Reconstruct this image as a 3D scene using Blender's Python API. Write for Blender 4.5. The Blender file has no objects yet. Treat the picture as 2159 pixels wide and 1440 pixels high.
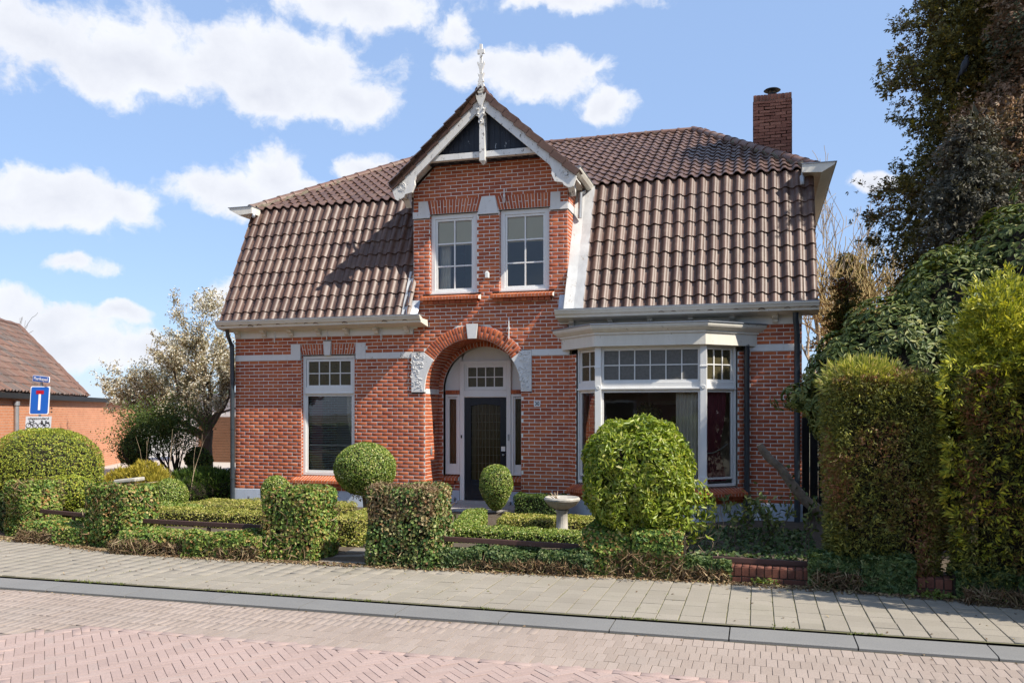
import bpy, math, random
import numpy as np
from mathutils import Vector, Matrix
random.seed(11)
rng = np.random.default_rng(11)
SC = bpy.context.scene
COL = SC.collection
PI = math.pi

# ------------------------------------------------------------------ camera, world, sun, exposure
CAM = (10.225, -15.079, 1.84)
YAW = math.radians(16.1)
cam = bpy.data.cameras.new('camera')
cam.lens = 29.85; cam.sensor_width = 36; cam.sensor_fit = 'HORIZONTAL'
cam.shift_y = 0.0695; cam.clip_start = 0.1; cam.clip_end = 2000
cam_o = bpy.data.objects.new('camera', cam)
cam_o.location = CAM; cam_o.rotation_euler = (math.radians(90), 0, YAW)
COL.objects.link(cam_o); SC.camera = cam_o

SUN = Vector((3.6, -1.0, 3.75)).normalized()          # towards the sun
SUN_EL = math.asin(SUN.z); SUN_ROT = math.atan2(SUN.x, SUN.y)
sl = bpy.data.lights.new('sun', 'SUN'); sl.energy = 3.35; sl.angle = math.radians(0.53); sl.color = (1.0, 0.93, 0.82)
so = bpy.data.objects.new('sun', sl); so.rotation_euler = (-SUN).to_track_quat('-Z', 'Y').to_euler(); so.location = (30, -10, 30)
COL.objects.link(so)

SC.view_settings.view_transform = 'Standard'; SC.view_settings.look = 'None'
SC.view_settings.exposure = 1.12; SC.view_settings.gamma = 1.0
SC.view_settings.use_curve_mapping = False
SC.render.engine = 'CYCLES'
SC.cycles.max_bounces = 6; SC.cycles.diffuse_bounces = 3; SC.cycles.glossy_bounces = 3; SC.cycles.transparent_max_bounces = 10
SC.cycles.caustics_reflective = False; SC.cycles.caustics_refractive = False

def build_world():
    w = bpy.data.worlds.new('World'); SC.world = w; w.use_nodes = True
    w.cycles.sampling_method = 'MANUAL'; w.cycles.sample_map_resolution = 256
    nt = w.node_tree; nt.nodes.clear(); N = nt.nodes.new; L = nt.links.new
    out = N('ShaderNodeOutputWorld'); bg = N('ShaderNodeBackground'); bg.inputs[1].default_value = 0.14
    sky = N('ShaderNodeTexSky'); sky.sky_type = 'NISHITA'; sky.sun_disc = False
    sky.sun_elevation = SUN_EL; sky.sun_rotation = SUN_ROT
    sky.air_density = 1.0; sky.dust_density = 0.35; sky.ozone_density = 2.6; sky.altitude = 20
    def math_(op, a, b=None, c=None, clamp=False):
        m = N('ShaderNodeMath'); m.operation = op; m.use_clamp = clamp
        for i, q in enumerate((a, b, c)):
            if q is None: continue
            if isinstance(q, (int, float)): m.inputs[i].default_value = q
            else: L(q, m.inputs[i])
        return m.outputs[0]
    def vec(op, a, b=None, out=0):
        m = N('ShaderNodeVectorMath'); m.operation = op
        for i, q in enumerate((a, b)):
            if q is None: continue
            if isinstance(q, (tuple, list)): m.inputs[i].default_value = q
            else: L(q, m.inputs[i])
        return m.outputs[out]
    tc = N('ShaderNodeTexCoord'); d = vec('NORMALIZE', tc.outputs['Generated'])
    sp = N('ShaderNodeSeparateXYZ'); L(d, sp.inputs[0]); x, y, z = sp.outputs
    az = math_('ARCTAN2', x, y)
    hor = math_('SQRT', math_('ADD', math_('MULTIPLY', x, x), math_('MULTIPLY', y, y)))
    el = math_('DIVIDE', z, math_('MAXIMUM', hor, 0.02))
    cmb = N('ShaderNodeCombineXYZ'); L(az, cmb.inputs[0]); L(el, cmb.inputs[1]); p = cmb.outputs[0]
    def noise(v, scale, detail, rough=0.55, vec_out=False):
        n = N('ShaderNodeTexNoise'); n.inputs['Scale'].default_value = scale
        n.inputs['Detail'].default_value = detail; n.inputs['Roughness'].default_value = rough
        L(v, n.inputs['Vector']); return n.outputs['Color'] if vec_out else n.outputs['Fac']
    warp = vec('SCALE', vec('SUBTRACT', noise(p, 9.0, 5, 0.6, True), (0.5, 0.5, 0.5)))
    warp.node.inputs['Scale'].default_value = 0.06
    pw = vec('ADD', p, warp)
    # the clouds of the day: azimuth from the house's axis, height as a tangent, half sizes (radians)
    clouds = []
    def cl(px, py, rx, ry, k=1.0):
        u = (px - 1080) / 1790.0; v = (870 - py) / 1790.0
        clouds.append((math.atan(u) - YAW, v / math.sqrt(1 + u * u), rx / 1790.0 * 1.0, ry / 1790.0 * 1.1, k))
    cl(70, 85, 210, 90); cl(250, 130, 180, 70); cl(470, 120, 190, 100); cl(640, 130, 190, 100); cl(760, 205, 95, 60); cl(540, 190, 130, 45)
    cl(720, 10, 230, 55, .9); cl(960, 55, 60, 50, .8); cl(1160, 0, 200, 26, .7)
    cl(1130, 160, 170, 55); cl(1000, 150, 90, 40, .8); cl(1285, 213, 70, 38, .9); cl(1230, 135, 80, 35, .8)
    cl(570, 362, 85, 58); cl(480, 408, 130, 52); cl(620, 400, 90, 40); cl(770, 358, 80, 38)
    cl(110, 425, 170, 62); cl(250, 435, 90, 45); cl(20, 440, 110, 50)
    cl(165, 578, 66, 20); cl(70, 690, 150, 55); cl(130, 735, 170, 40); cl(30, 655, 80, 36); cl(255, 672, 70, 20); cl(480, 630, 80, 40); cl(330, 740, 140, 35, .8)
    cl(1850, 378, 46, 14, .6); cl(1905, 372, 24, 12, .5)
    best = None
    for (cx, cy, rx, ry, k) in clouds:
        q = vec('MULTIPLY', vec('SUBTRACT', pw, (cx, cy, 0)), (1 / rx, 1 / ry, 0))
        f = math_('MULTIPLY', math_('SUBTRACT', 1.0, vec('LENGTH', q, out=1)), k)
        if best is None: best = f
        else:
            best = math_('SMOOTH_MAX', best, f, 0.22)
    # everywhere else in the sky the same kind of fair-weather cloud
    gen = math_('MULTIPLY', math_('SUBTRACT', noise(pw, 2.6, 4), 0.56), 7.0)
    inview = math_('MULTIPLY', math_('LESS_THAN', math_('ABSOLUTE', math_('ADD', az, YAW)), 0.62), math_('LESS_THAN', el, 0.53))
    gen = math_('SUBTRACT', gen, math_('MULTIPLY', inview, 20.0))
    best = math_('MAXIMUM', best, gen)
    fine = math_('SUBTRACT', noise(pw, 12.0, 8, 0.62), 0.5)
    dens = math_('ADD', best, math_('MULTIPLY', fine, 2.4))
    mr = N('ShaderNodeMapRange'); mr.interpolation_type = 'SMOOTHSTEP'
    mr.inputs['From Min'].default_value = -0.08; mr.inputs['From Max'].default_value = 0.40
    L(dens, mr.inputs['Value']); cov = mr.outputs[0]
    # self shading of the clouds: denser and lower parts greyer
    sh = N('ShaderNodeMapRange'); sh.inputs['From Min'].default_value = 0.3; sh.inputs['From Max'].default_value = 1.2
    low = noise(vec('ADD', p, (0.02, 0.035, 0)), 11.0, 6)
    L(math_('ADD', math_('MULTIPLY', dens, 0.5), math_('MULTIPLY', low, 0.75)), sh.inputs['Value'])
    cc = N('ShaderNodeMix'); cc.data_type = 'RGBA'; L(sh.outputs[0], cc.inputs[0])
    cc.inputs[6].default_value = (3.35, 3.42, 3.58, 1); cc.inputs[7].default_value = (2.4, 2.5, 2.82, 1)
    skyc = N('ShaderNodeMix'); skyc.data_type = 'RGBA'; skyc.inputs[0].default_value = 0.78; L(sky.outputs[0], skyc.inputs[6]); skyc.inputs[7].default_value = (1.14, 1.66, 2.70, 1)
    mx = N('ShaderNodeMix'); mx.data_type = 'RGBA'
    up = math_('GREATER_THAN', z, 0.0)
    L(math_('MULTIPLY', math_('MULTIPLY', cov, up), 0.97), mx.inputs[0]); L(skyc.outputs[2], mx.inputs[6]); L(cc.outputs[2], mx.inputs[7])
    L(mx.outputs[2], bg.inputs[0]); L(bg.outputs[0], out.inputs[0])
build_world()

# ------------------------------------------------------------------ small mesh library
def proj(X, Y, Z):
    c, s = math.cos(YAW), math.sin(YAW); dx, dy = X - CAM[0], Y - CAM[1]
    r = dx * c + dy * s; d = -dx * s + dy * c
    return (1080 + 1790 * r / d, 870 - 1790 * (Z - CAM[2]) / d, d) if d > .1 else (9e9, 9e9, d)
def px(x, y, Y):                       # the point of the plane y = Y that the photograph shows at pixel x, y
    c, s = math.cos(YAW), math.sin(YAW); u = (x - 1080) / 1790; v = (870 - y) / 1790
    k = (Y - CAM[1]) / (u * s + c); return Vector((CAM[0] + k * (u * c - s), Y, CAM[2] + k * v))

def tag(o, label=None, cat=None, group=None, kind=None):
    if label: o['label'] = label
    if cat: o['category'] = cat
    if group: o['group'] = group
    if kind: o['kind'] = kind
    return o
def adopt(o, parent):
    COL.objects.link(o)
    if parent is not None:
        o.parent = parent
        o.matrix_parent_inverse = Matrix.Translation(-Vector(parent.get('_w', (0, 0, 0))))
    return o
ROOTS = []
GROUPS = {'curtain': 'curtains in the house windows', 'roller_blind': 'blinds of the gable windows', 'garden_wall': 'low brick walls along the pavement', 'garden_rail': 'rails on the garden wall',
    'ivy_hedge': 'ivy banks along the pavement', 'conifer_tree': 'conifers at the right', 'bare_tree': 'bare trees behind the houses', 'street_tree': 'trees across the street', 'outdoor_lamp': 'lamps under the upper gutters',
    'box_ball': 'box balls in the front garden', 'weed_tuft': 'weed tufts at the wall foot'}
def thing(name, label, cat, loc, group=None, kind=None):
    group = group or GROUPS.get(name)
    e = bpy.data.objects.new(name, None); e.location = loc; e['_w'] = tuple(loc); e.empty_display_size = .2
    COL.objects.link(e); ROOTS.append(e)
    return tag(e, label, cat, group, kind)

class Frame:                           # local (across, inward, up) -> world
    def __init__(s, o=(0, 0, 0), u=(1, 0, 0), w=(0, 1, 0), v=(0, 0, 1)):
        s.o, s.u, s.w, s.v = Vector(o), Vector(u).normalized(), Vector(w).normalized(), Vector(v).normalized()
    def __call__(s, a, b, c): return s.o + s.u * a + s.w * b + s.v * c
WORLD = Frame()

class MB:
    def __init__(s, fr=WORLD): s.v = []; s.f = []; s.fr = fr
    def pt(s, a, b, c): s.v.append(tuple(s.fr(a, b, c))); return len(s.v) - 1
    def poly(s, pts): s.f.append([s.pt(*p) for p in pts])
    def box(s, x0, x1, y0, y1, z0, z1):
        i = [s.pt(x, y, z) for z in (z0, z1) for y in (y0, y1) for x in (x0, x1)]
        for q in ((0, 2, 3, 1), (4, 5, 7, 6), (0, 1, 5, 4), (2, 6, 7, 3), (0, 4, 6, 2), (1, 3, 7, 5)): s.f.append([i[k] for k in q])
        return s
    def prism(s, prof, a0, a1, axis='y'):          # profile in the two other axes, extruded along axis
        def P(q, a):
            return (q[0], a, q[1]) if axis == 'y' else ((a, q[0], q[1]) if axis == 'x' else (q[0], q[1], a))
        A = [s.pt(*P(q, a0)) for q in prof]; B = [s.pt(*P(q, a1)) for q in prof]; n = len(prof)
        s.f.append(A[::-1]); s.f.append(B)
        for i in range(n): s.f.append([A[i], A[(i + 1) % n], B[(i + 1) % n], B[i]])
        return s
    def tube(s, path, rad, n=8, cap=True):
        path = [Vector(p) for p in path]; m = len(path)
        rad = rad if isinstance(rad, (list, tuple)) else [rad] * m
        rings = []; ref = Vector((0, 0, 1))
        for i, p in enumerate(path):
            t = (path[min(i + 1, m - 1)] - path[max(i - 1, 0)])
            t = t.normalized() if t.length > 1e-9 else Vector((0, 0, 1))
            r = ref if abs(t.dot(ref)) < .9 else Vector((1, 0, 0))
            a = t.cross(r).normalized(); b = t.cross(a)
            rings.append([s.pt(*(p + (a * math.cos(q) + b * math.sin(q)) * rad[i])) for q in [2 * PI * k / n for k in range(n)]])
        for i in range(m - 1):
            for k in range(n): s.f.append([rings[i][k], rings[i][(k + 1) % n], rings[i + 1][(k + 1) % n], rings[i + 1][k]])
        if cap: s.f.append(rings[0][::-1]); s.f.append(rings[-1])
        return s
    def lathe(s, c, prof, n=24, flute=0, fl=0):
        rings = []
        for (r, z) in prof:
            rings.append([s.pt(c[0] + r * (1 + fl * (abs(math.sin(flute * a / 2)) - .5)) * math.cos(a), c[1] + r * (1 + fl * (abs(math.sin(flute * a / 2)) - .5)) * math.sin(a), c[2] + z) for a in [2 * PI * k / n for k in range(n)]])
        for i in range(len(rings) - 1):
            for k in range(n): s.f.append([rings[i][k], rings[i][(k + 1) % n], rings[i + 1][(k + 1) % n], rings[i + 1][k]])
        s.f.append(rings[0][::-1]); s.f.append(rings[-1])
        return s
    def build(s, name, mat, parent=None, smooth=False, bevel=0.0, sharp=40):
        me = bpy.data.meshes.new(name); me.from_pydata(s.v, [], s.f); me.update()
        if smooth:
            me.shade_smooth(); me.set_sharp_from_angle(angle=math.radians(sharp))
        if mat: me.materials.append(mat)
        o = bpy.data.objects.new(name, me); adopt(o, parent)
        if bevel:
            m = o.modifiers.new('bevel', 'BEVEL'); m.width = bevel; m.segments = 2; m.limit_method = 'ANGLE'
        return o

def np_mesh(name, V, F, mat, parent=None, smooth=False):
    V = np.asarray(V, dtype=np.float32); F = np.asarray(F, dtype=np.int32); k = F.shape[1]
    me = bpy.data.meshes.new(name); me.vertices.add(len(V)); me.vertices.foreach_set('co', V.ravel())
    me.loops.add(F.size); me.loops.foreach_set('vertex_index', F.ravel())
    me.polygons.add(len(F)); me.polygons.foreach_set('loop_start', np.arange(0, F.size, k, dtype=np.int32))
    me.update(calc_edges=True)
    if smooth: me.shade_smooth()
    if mat: me.materials.append(mat)
    o = bpy.data.objects.new(name, me); return adopt(o, parent)

def text_part(name, body, size, mat, parent, fr, a, c, b=-.002, width=None, bold=0.0, ext=.0008):
    cu = bpy.data.curves.new(name, 'FONT'); cu.body = body; cu.size = size; cu.align_x = 'CENTER'; cu.align_y = 'CENTER'
    cu.extrude = ext; cu.offset = bold
    t = bpy.data.objects.new(name, cu); COL.objects.link(t); bpy.context.view_layer.update()
    me = bpy.data.meshes.new_from_object(t.evaluated_get(bpy.context.evaluated_depsgraph_get()))
    bpy.data.objects.remove(t)
    xs = [v.co.x for v in me.vertices]; k = width / (max(xs) - min(xs)) if width else 1
    for v in me.vertices:
        w = fr(a + v.co.x * k, b - v.co.z, c + v.co.y); v.co = w
    me.materials.clear(); me.materials.append(mat); me.name = name
    return adopt(bpy.data.objects.new(name, me), parent)

# ------------------------------------------------------------------ materials
def nodes(name):
    m = bpy.data.materials.new(name); m.use_nodes = True; nt = m.node_tree
    b = nt.nodes['Principled BSDF']; return m, nt, b
def hexlin(h):
    h = h.lstrip('#'); c = [int(h[i:i + 2], 16) / 255 for i in (0, 2, 4)]
    return tuple(((q / 12.92) if q <= .04045 else ((q + .055) / 1.055) ** 2.4) for q in c) + (1,)
def c4(c): return tuple(c) + (1,) if len(c) == 3 else c
def ramp(nt, fac, cols, interp='LINEAR'):
    r = nt.nodes.new('ShaderNodeValToRGB'); r.color_ramp.interpolation = interp; e = r.color_ramp.elements
    while len(e) < len(cols): e.new(0.5)
    for i, q in enumerate(cols):
        e[i].position, cc_ = (q[0], c4(q[1])) if len(q) == 2 else (i / max(1, len(cols) - 1), c4(q))
        e[i].color = cc_ if max(cc_[:3]) >= 1 else tuple(min(.85, v * 1.22) for v in cc_[:3]) + (1,)
    nt.links.new(fac, r.inputs[0]); return r.outputs[0]
def tnoise(nt, scale, detail=6, rough=.6, stretch=None, coord='pos', off=(0, 0, 0)):
    if coord == 'pos': v = nt.nodes.new('ShaderNodeNewGeometry').outputs['Position']
    else: v = nt.nodes.new('ShaderNodeTexCoord').outputs['Object']
    mp = nt.nodes.new('ShaderNodeMapping'); nt.links.new(v, mp.inputs[0])
    if stretch: mp.inputs['Scale'].default_value = stretch
    mp.inputs['Location'].default_value = off
    n = nt.nodes.new('ShaderNodeTexNoise'); n.inputs['Scale'].default_value = scale; n.inputs['Detail'].default_value = detail; n.inputs['Roughness'].default_value = rough
    nt.links.new(mp.outputs[0], n.inputs['Vector']); return n.outputs['Fac']
def mth(nt, op, a, b=None, clamp=False):
    m = nt.nodes.new('ShaderNodeMath'); m.operation = op; m.use_clamp = clamp
    for i, q in enumerate((a, b)):
        if q is None: continue
        if isinstance(q, (int, float)): m.inputs[i].default_value = q
        else: nt.links.new(q, m.inputs[i])
    return m.outputs[0]
def mixc(nt, fac, a, b, mode='MIX'):
    m = nt.nodes.new('ShaderNodeMix'); m.data_type = 'RGBA'; m.blend_type = mode
    for i, q in ((0, fac), (6, a), (7, b)):
        if isinstance(q, (int, float)): m.inputs[i].default_value = q
        elif isinstance(q, (tuple, list)): m.inputs[i].default_value = c4(q)
        else: nt.links.new(q, m.inputs[i])
    return m.outputs[2]
def bump(nt, b, h, strength, dist=.01):
    n = nt.nodes.new('ShaderNodeBump'); n.inputs['Strength'].default_value = strength; n.inputs['Distance'].default_value = dist
    nt.links.new(h, n.inputs['Height']); nt.links.new(n.outputs[0], b.inputs['Normal'])
def each(nt):                          # a random value for each separate piece
    g = nt.nodes.new('ShaderNodeNewGeometry'); oi = nt.nodes.new('ShaderNodeObjectInfo')
    return mth(nt, 'FRACT', mth(nt, 'ADD', g.outputs['Random Per Island'], oi.outputs['Random']))

def plain(name, c1, c2=None, rough=.7, scale=6, bmp=.2, spec=.35, metal=0, stretch=None, bscale=60, bd=.004):
    m, nt, b = nodes(name)
    c2 = c2 or tuple(q * .75 for q in c1[:3])
    nt.links.new(ramp(nt, tnoise(nt, scale, 8, .65, stretch), [(.3, c1), (.7, c2)]), b.inputs['Base Color'])
    b.inputs['Roughness'].default_value = rough; b.inputs['Specular IOR Level'].default_value = spec; b.inputs['Metallic'].default_value = metal
    if bmp: bump(nt, b, tnoise(nt, bscale, 4, .6, stretch), bmp, bd)
    return m
def pieces_mat(name, cols, rough=.75, speck=.35, sscale=35, bmp=.35, spec=.3, wear=None, wscale=3, coat=0, bd=.004, stain=.8):
    m, nt, b = nodes(name)
    col = ramp(nt, each(nt), cols)
    n = tnoise(nt, sscale, 6, .7)
    col = mixc(nt, speck, col, ramp(nt, n, [(.25, (.35, .35, .35)), (.5, (1, 1, 1)), (.8, (1.25, 1.2, 1.15))]), 'MULTIPLY')
    big = ramp(nt, tnoise(nt, .55, 7, .62), [(.28, (.74, .73, .72)), (.5, (1, 1, 1)), (.75, (1.10, 1.09, 1.07))]); col = mixc(nt, stain, col, big, 'MULTIPLY')
    if wear:
        wf = ramp(nt, tnoise(nt, wscale, 9, .7), [(.50, (0, 0, 0)), (.72, (1, 1, 1))])
        col = mixc(nt, mth(nt, 'MULTIPLY', wf, wear[1]), col, wear[0])
    nt.links.new(col, b.inputs['Base Color'])
    b.inputs['Roughness'].default_value = rough; b.inputs['Specular IOR Level'].default_value = spec; b.inputs['Coat Weight'].default_value = coat
    if bmp: bump(nt, b, n, bmp, bd)
    return m
def paint(name, base, dirt, under, peel=.0, rough=.5, streak=.25, pscale=9):
    m, nt, b = nodes(name)
    st = ramp(nt, tnoise(nt, 7, 7, .65, (1, 1, .22)), [(.38, (0, 0, 0)), (.8, (1, 1, 1))])
    col = mixc(nt, mth(nt, 'MULTIPLY', st, streak), base, dirt)
    h = tnoise(nt, 40, 4)
    if peel:
        pf = ramp(nt, tnoise(nt, pscale, 10, .72, (1, 1, .55)), [(.66 - peel * .25, (0, 0, 0)), (.69 - peel * .25, (1, 1, 1))])
        col = mixc(nt, pf, col, under); h = mth(nt, 'SUBTRACT', h, pf)
    nt.links.new(col, b.inputs['Base Color']); b.inputs['Roughness'].default_value = rough; b.inputs['Specular IOR Level'].default_value = .35
    bump(nt, b, h, .25, .003)
    return m
def leafmat(name, cols, rough=.45, transl=.3, spec=.4, patch=None, pscale=1.5):
    m, nt, b = nodes(name); out = nt.nodes['Material Output']
    col = ramp(nt, each(nt), cols)
    if patch:
        pf = ramp(nt, tnoise(nt, pscale, 5, .6), [(.47, (0, 0, 0)), (.62, (1, 1, 1))])
        g = nt.nodes.new('ShaderNodeNewGeometry')
        pf = mth(nt, 'MULTIPLY', pf, mth(nt, 'GREATER_THAN', g.outputs['Random Per Island'], patch[1]))
        col = mixc(nt, pf, col, patch[0])
    nt.links.new(col, b.inputs['Base Color']); b.inputs['Roughness'].default_value = rough; b.inputs['Specular IOR Level'].default_value = spec
    t = nt.nodes.new('ShaderNodeBsdfTranslucent'); nt.links.new(mixc(nt, 1.0, col, (1.25, 1.3, .6), 'MULTIPLY'), t.inputs[0])
    mx = nt.nodes.new('ShaderNodeMixShader'); mx.inputs[0].default_value = transl
    nt.links.new(b.outputs[0], mx.inputs[1]); nt.links.new(t.outputs[0], mx.inputs[2]); nt.links.new(mx.outputs[0], out.inputs[0])
    return m
def glass(name, tint=(.96, .97, .96), rough=0.0, body=None, bodyfac=0.0, wav=.0, ior=1.5, refl=1.0):
    m, nt, b = nodes(name); out = nt.nodes['Material Output']; nt.nodes.remove(b)
    tr = nt.nodes.new('ShaderNodeBsdfTransparent'); tr.inputs[0].default_value = c4(tint)
    gl = nt.nodes.new('ShaderNodeBsdfGlossy'); gl.inputs['Roughness'].default_value = rough
    fr = nt.nodes.new('ShaderNodeFresnel'); fr.inputs[0].default_value = ior
    base = tr.outputs[0]
    if body:
        df = nt.nodes.new('ShaderNodeBsdfDiffuse'); nt.links.new(ramp(nt, tnoise(nt, 24, 4), [(.3, body), (.7, tuple(q * .7 for q in body))]), df.inputs[0])
        m2 = nt.nodes.new('ShaderNodeMixShader'); m2.inputs[0].default_value = bodyfac
        nt.links.new(base, m2.inputs[1]); nt.links.new(df.outputs[0], m2.inputs[2]); base = m2.outputs[0]
    mx = nt.nodes.new('ShaderNodeMixShader')
    f2 = mth(nt, 'MULTIPLY', fr.outputs[0], refl, True)
    nt.links.new(f2, mx.inputs[0]); nt.links.new(base, mx.inputs[1]); nt.links.new(gl.outputs[0], mx.inputs[2]); nt.links.new(mx.outputs[0], out.inputs[0])
    if wav:
        bp = nt.nodes.new('ShaderNodeBump'); bp.inputs['Strength'].default_value = wav; bp.inputs['Distance'].default_value = .01
        nt.links.new(tnoise(nt, 3 if wav < .2 else 45, 3), bp.inputs['Height']); nt.links.new(bp.outputs[0], gl.inputs['Normal'])
    return m
def brickwall_mat(name, c1, c2, mortar, scale=1.0, axis='xz', angle=0):
    m, nt, b = nodes(name)
    g = nt.nodes.new('ShaderNodeNewGeometry').outputs['Position']; sp = nt.nodes.new('ShaderNodeSeparateXYZ'); nt.links.new(g, sp.inputs[0])
    cb = nt.nodes.new('ShaderNodeCombineXYZ')
    h = mth(nt, 'ADD', mth(nt, 'MULTIPLY', sp.outputs[0], math.cos(angle)), mth(nt, 'MULTIPLY', sp.outputs[1], math.sin(angle)))
    nt.links.new(h, cb.inputs[0]); nt.links.new(sp.outputs[2], cb.inputs[1])
    t = nt.nodes.new('ShaderNodeTexBrick'); nt.links.new(cb.outputs[0], t.inputs['Vector'])
    t.inputs['Color1'].default_value = c4(c1); t.inputs['Color2'].default_value = c4(c2); t.inputs['Mortar'].default_value = c4(mortar)
    t.inputs['Scale'].default_value = 1; t.inputs['Mortar Size'].default_value = .006 * scale; t.inputs['Brick Width'].default_value = .2175 * scale; t.inputs['Row Height'].default_value = .068 * scale
    col = mixc(nt, .3, t.outputs['Color'], ramp(nt, tnoise(nt, 3, 8), [(.3, (.6, .6, .6)), (.7, (1.2, 1.2, 1.2))]), 'MULTIPLY')
    nt.links.new(col, b.inputs['Base Color']); b.inputs['Roughness'].default_value = .85
    bump(nt, b, mth(nt, 'SUBTRACT', 1.0, t.outputs['Fac']), .5, .006)
    return m

M = {}
M['brick'] = pieces_mat('house_brick', [(0, (.265, .064, .031)), (.25, (.335, .081, .034)), (.6, (.375, .096, .038)), (.85, (.43, .121, .046)), (1, (.295, .072, .034))], .8, .38, 30, .3, wear=((.42, .20, .13), .3), wscale=2.2, bd=.002)
M['sillbrick'] = pieces_mat('sill_brick', [(0, (.30, .078, .030)), (1, (.40, .115, .042))], .55, .45, 30, .3)
M['mortar'] = plain('white_pointing', (.74, .70, .64), (.56, .50, .44), .9, 5, .2)
M['sidebrick'] = brickwall_mat('side_brickwork', (.36, .08, .035), (.27, .06, .03), (.6, .55, .5), angle=PI / 4)
M['chimbrick'] = pieces_mat('chimney_brick', [(0, (.19, .075, .05)), (.5, (.27, .11, .072)), (1, (.33, .145, .095))], .85, .5, 22, .6)
M['chimmortar'] = plain('chimney_mortar', (.30, .22, .17), (.2, .15, .12), .9)
M['tile'] = pieces_mat('roof_tile', [(0, (.066, .036, .027)), (.35, (.082, .044, .031)), (.7, (.092, .050, .035)), (1, (.110, .062, .044))], .45, .4, 55, .25, spec=.42, wear=((.20, .145, .105), .5), wscale=7)
M['lichen_tile'] = pieces_mat('ridge_tile', [(0, (.10, .052, .038)), (1, (.15, .082, .06))], .5, .4, 40, .3, wear=((.36, .30, .24), .6), wscale=2.5)
M['cream'] = paint('cream_paint', (.74, .70, .61), (.50, .44, .35), (.3, .24, .18), .10, .45, .4)
M['white'] = paint('white_paint', (.78, .77, .74), (.55, .52, .47), (.4, .34, .28), .0, .35, .25)
M['peel'] = paint('peeling_white_paint', (.74, .72, .68), (.46, .43, .38), (.17, .155, .14), .34, .6, .5, 14)
M['stone'] = paint('painted_stone', (.72, .71, .69), (.5, .48, .45), (.30, .27, .24), .20, .65, .35, 6)
M['plinth'] = paint('plinth_paint', (.52, .58, .66), (.34, .37, .42), (.14, .14, .15), .22, .7, .5, 5)
M['darkboard'] = paint('dark_blue_boards', (.012, .015, .024), (.03, .034, .045), (.36, .38, .40), .16, .5, .6, 10)
M['door'] = paint('door_paint', (.010, .014, .024), (.016, .02, .03), (.03, .03, .03), 0, .25, .3)
M['zinc'] = plain('zinc', (.20, .22, .25), (.30, .32, .35), .45, 5, .15, .5, .6)
M['lead'] = plain('lead_flashing', (.50, .53, .57), (.34, .37, .42), .5, 8, .6, .5, .3, bscale=18, bd=.01)
M['leadwhite'] = paint('weathered_flashing', (.56, .56, .55), (.34, .34, .34), (.32, .27, .22), .2, .6, .8, 9)
M['pipe'] = plain('downpipe_paint', (.022, .030, .038), (.04, .05, .058), .3, 6, .05, .5)
M['greymetal'] = plain('grey_metal', (.34, .35, .36), (.25, .26, .27), .4, 8, .1, .5, .5)
M['iron'] = plain('black_iron', (.012, .012, .013), (.02, .02, .02), .5, 8, .2)
M['glass'] = glass('window_glass', wav=.05, refl=2.2)
M['frost'] = glass('frosted_glass', (.5, .46, .36), .12, (.10, .085, .045), .72, .5)
M['greyfrost'] = glass('cathedral_glass', (.55, .56, .56), .15, (.17, .165, .15), .72, .7)
M['doorglass'] = glass('leaded_door_glass', (.45, .40, .28), .06, (.05, .042, .022), .45, .3)
M['blind'] = plain('roller_blind', (.69, .60, .38), (.66, .57, .35), .85, 3, .1)
M['curtain'] = plain('pink_curtain', (.36, .10, .12), (.28, .07, .09), .9, 4, .15)
M['nettrim'] = plain('white_cord', (.8, .78, .72), (.6, .58, .52), .8)
M['netcurtain'] = plain('pale_curtain', (.68, .64, .54), (.58, .52, .42), .9, 5)
M['orangecurtain'] = plain('ochre_curtain', (.42, .22, .09), (.3, .15, .06), .9, 5)
M['slat'] = plain('venetian_slat', (.55, .54, .52), (.45, .44, .42), .5)
M['room'] = plain('room_plaster', (.58, .50, .42), (.50, .43, .36), .9, 2, 0)
M['roomfloor'] = plain('room_floor', (.12, .07, .04), (.09, .05, .03), .5, 2, 0)
M['step'] = plain('stone_step', (.36, .34, .32), (.26, .25, .24), .8, 12, .4)
M['rail'] = paint('brown_rail', (.075, .038, .032), (.05, .03, .026), (.13, .09, .08), .15, .6, .5, 8)
# ------------------------------------------------------------------ pieces: the 300 that show largest are objects, the rest one part
def piece_geo(c, n, h, ch):
    """c: four base corners (world), n: outward normal, h: height, ch: chamfer -> verts, quads"""
    c = [Vector(q) for q in c]; ctr = sum(c, Vector()) / 4
    e1 = (c[1] - c[0]).normalized(); e2 = (c[3] - c[0]).normalized()
    ins = [c[0] + e1 * ch + e2 * ch, c[1] - e1 * ch + e2 * ch, c[2] - e1 * ch - e2 * ch, c[3] + e1 * ch - e2 * ch]
    return c + [q + n * (h - ch) for q in c] + [q + n * h for q in ins]
PQ = [(0, 1, 5, 4), (1, 2, 6, 5), (2, 3, 7, 6), (3, 0, 4, 7), (4, 5, 9, 8), (5, 6, 10, 9), (6, 7, 11, 10), (7, 4, 8, 11), (8, 9, 10, 11)]
def area_px(c):
    p = [proj(*q) for q in c]
    if any(q[2] < .5 for q in p): return 0
    cx = sum(q[0] for q in p) / 4; cy = sum(q[1] for q in p) / 4
    if not (0 < cx < 2159 and 0 < cy < 1440): return 0
    return abs(sum(p[i][0] * p[(i + 1) % 4][1] - p[(i + 1) % 4][0] * p[i][1] for i in range(4))) / 2
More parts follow.
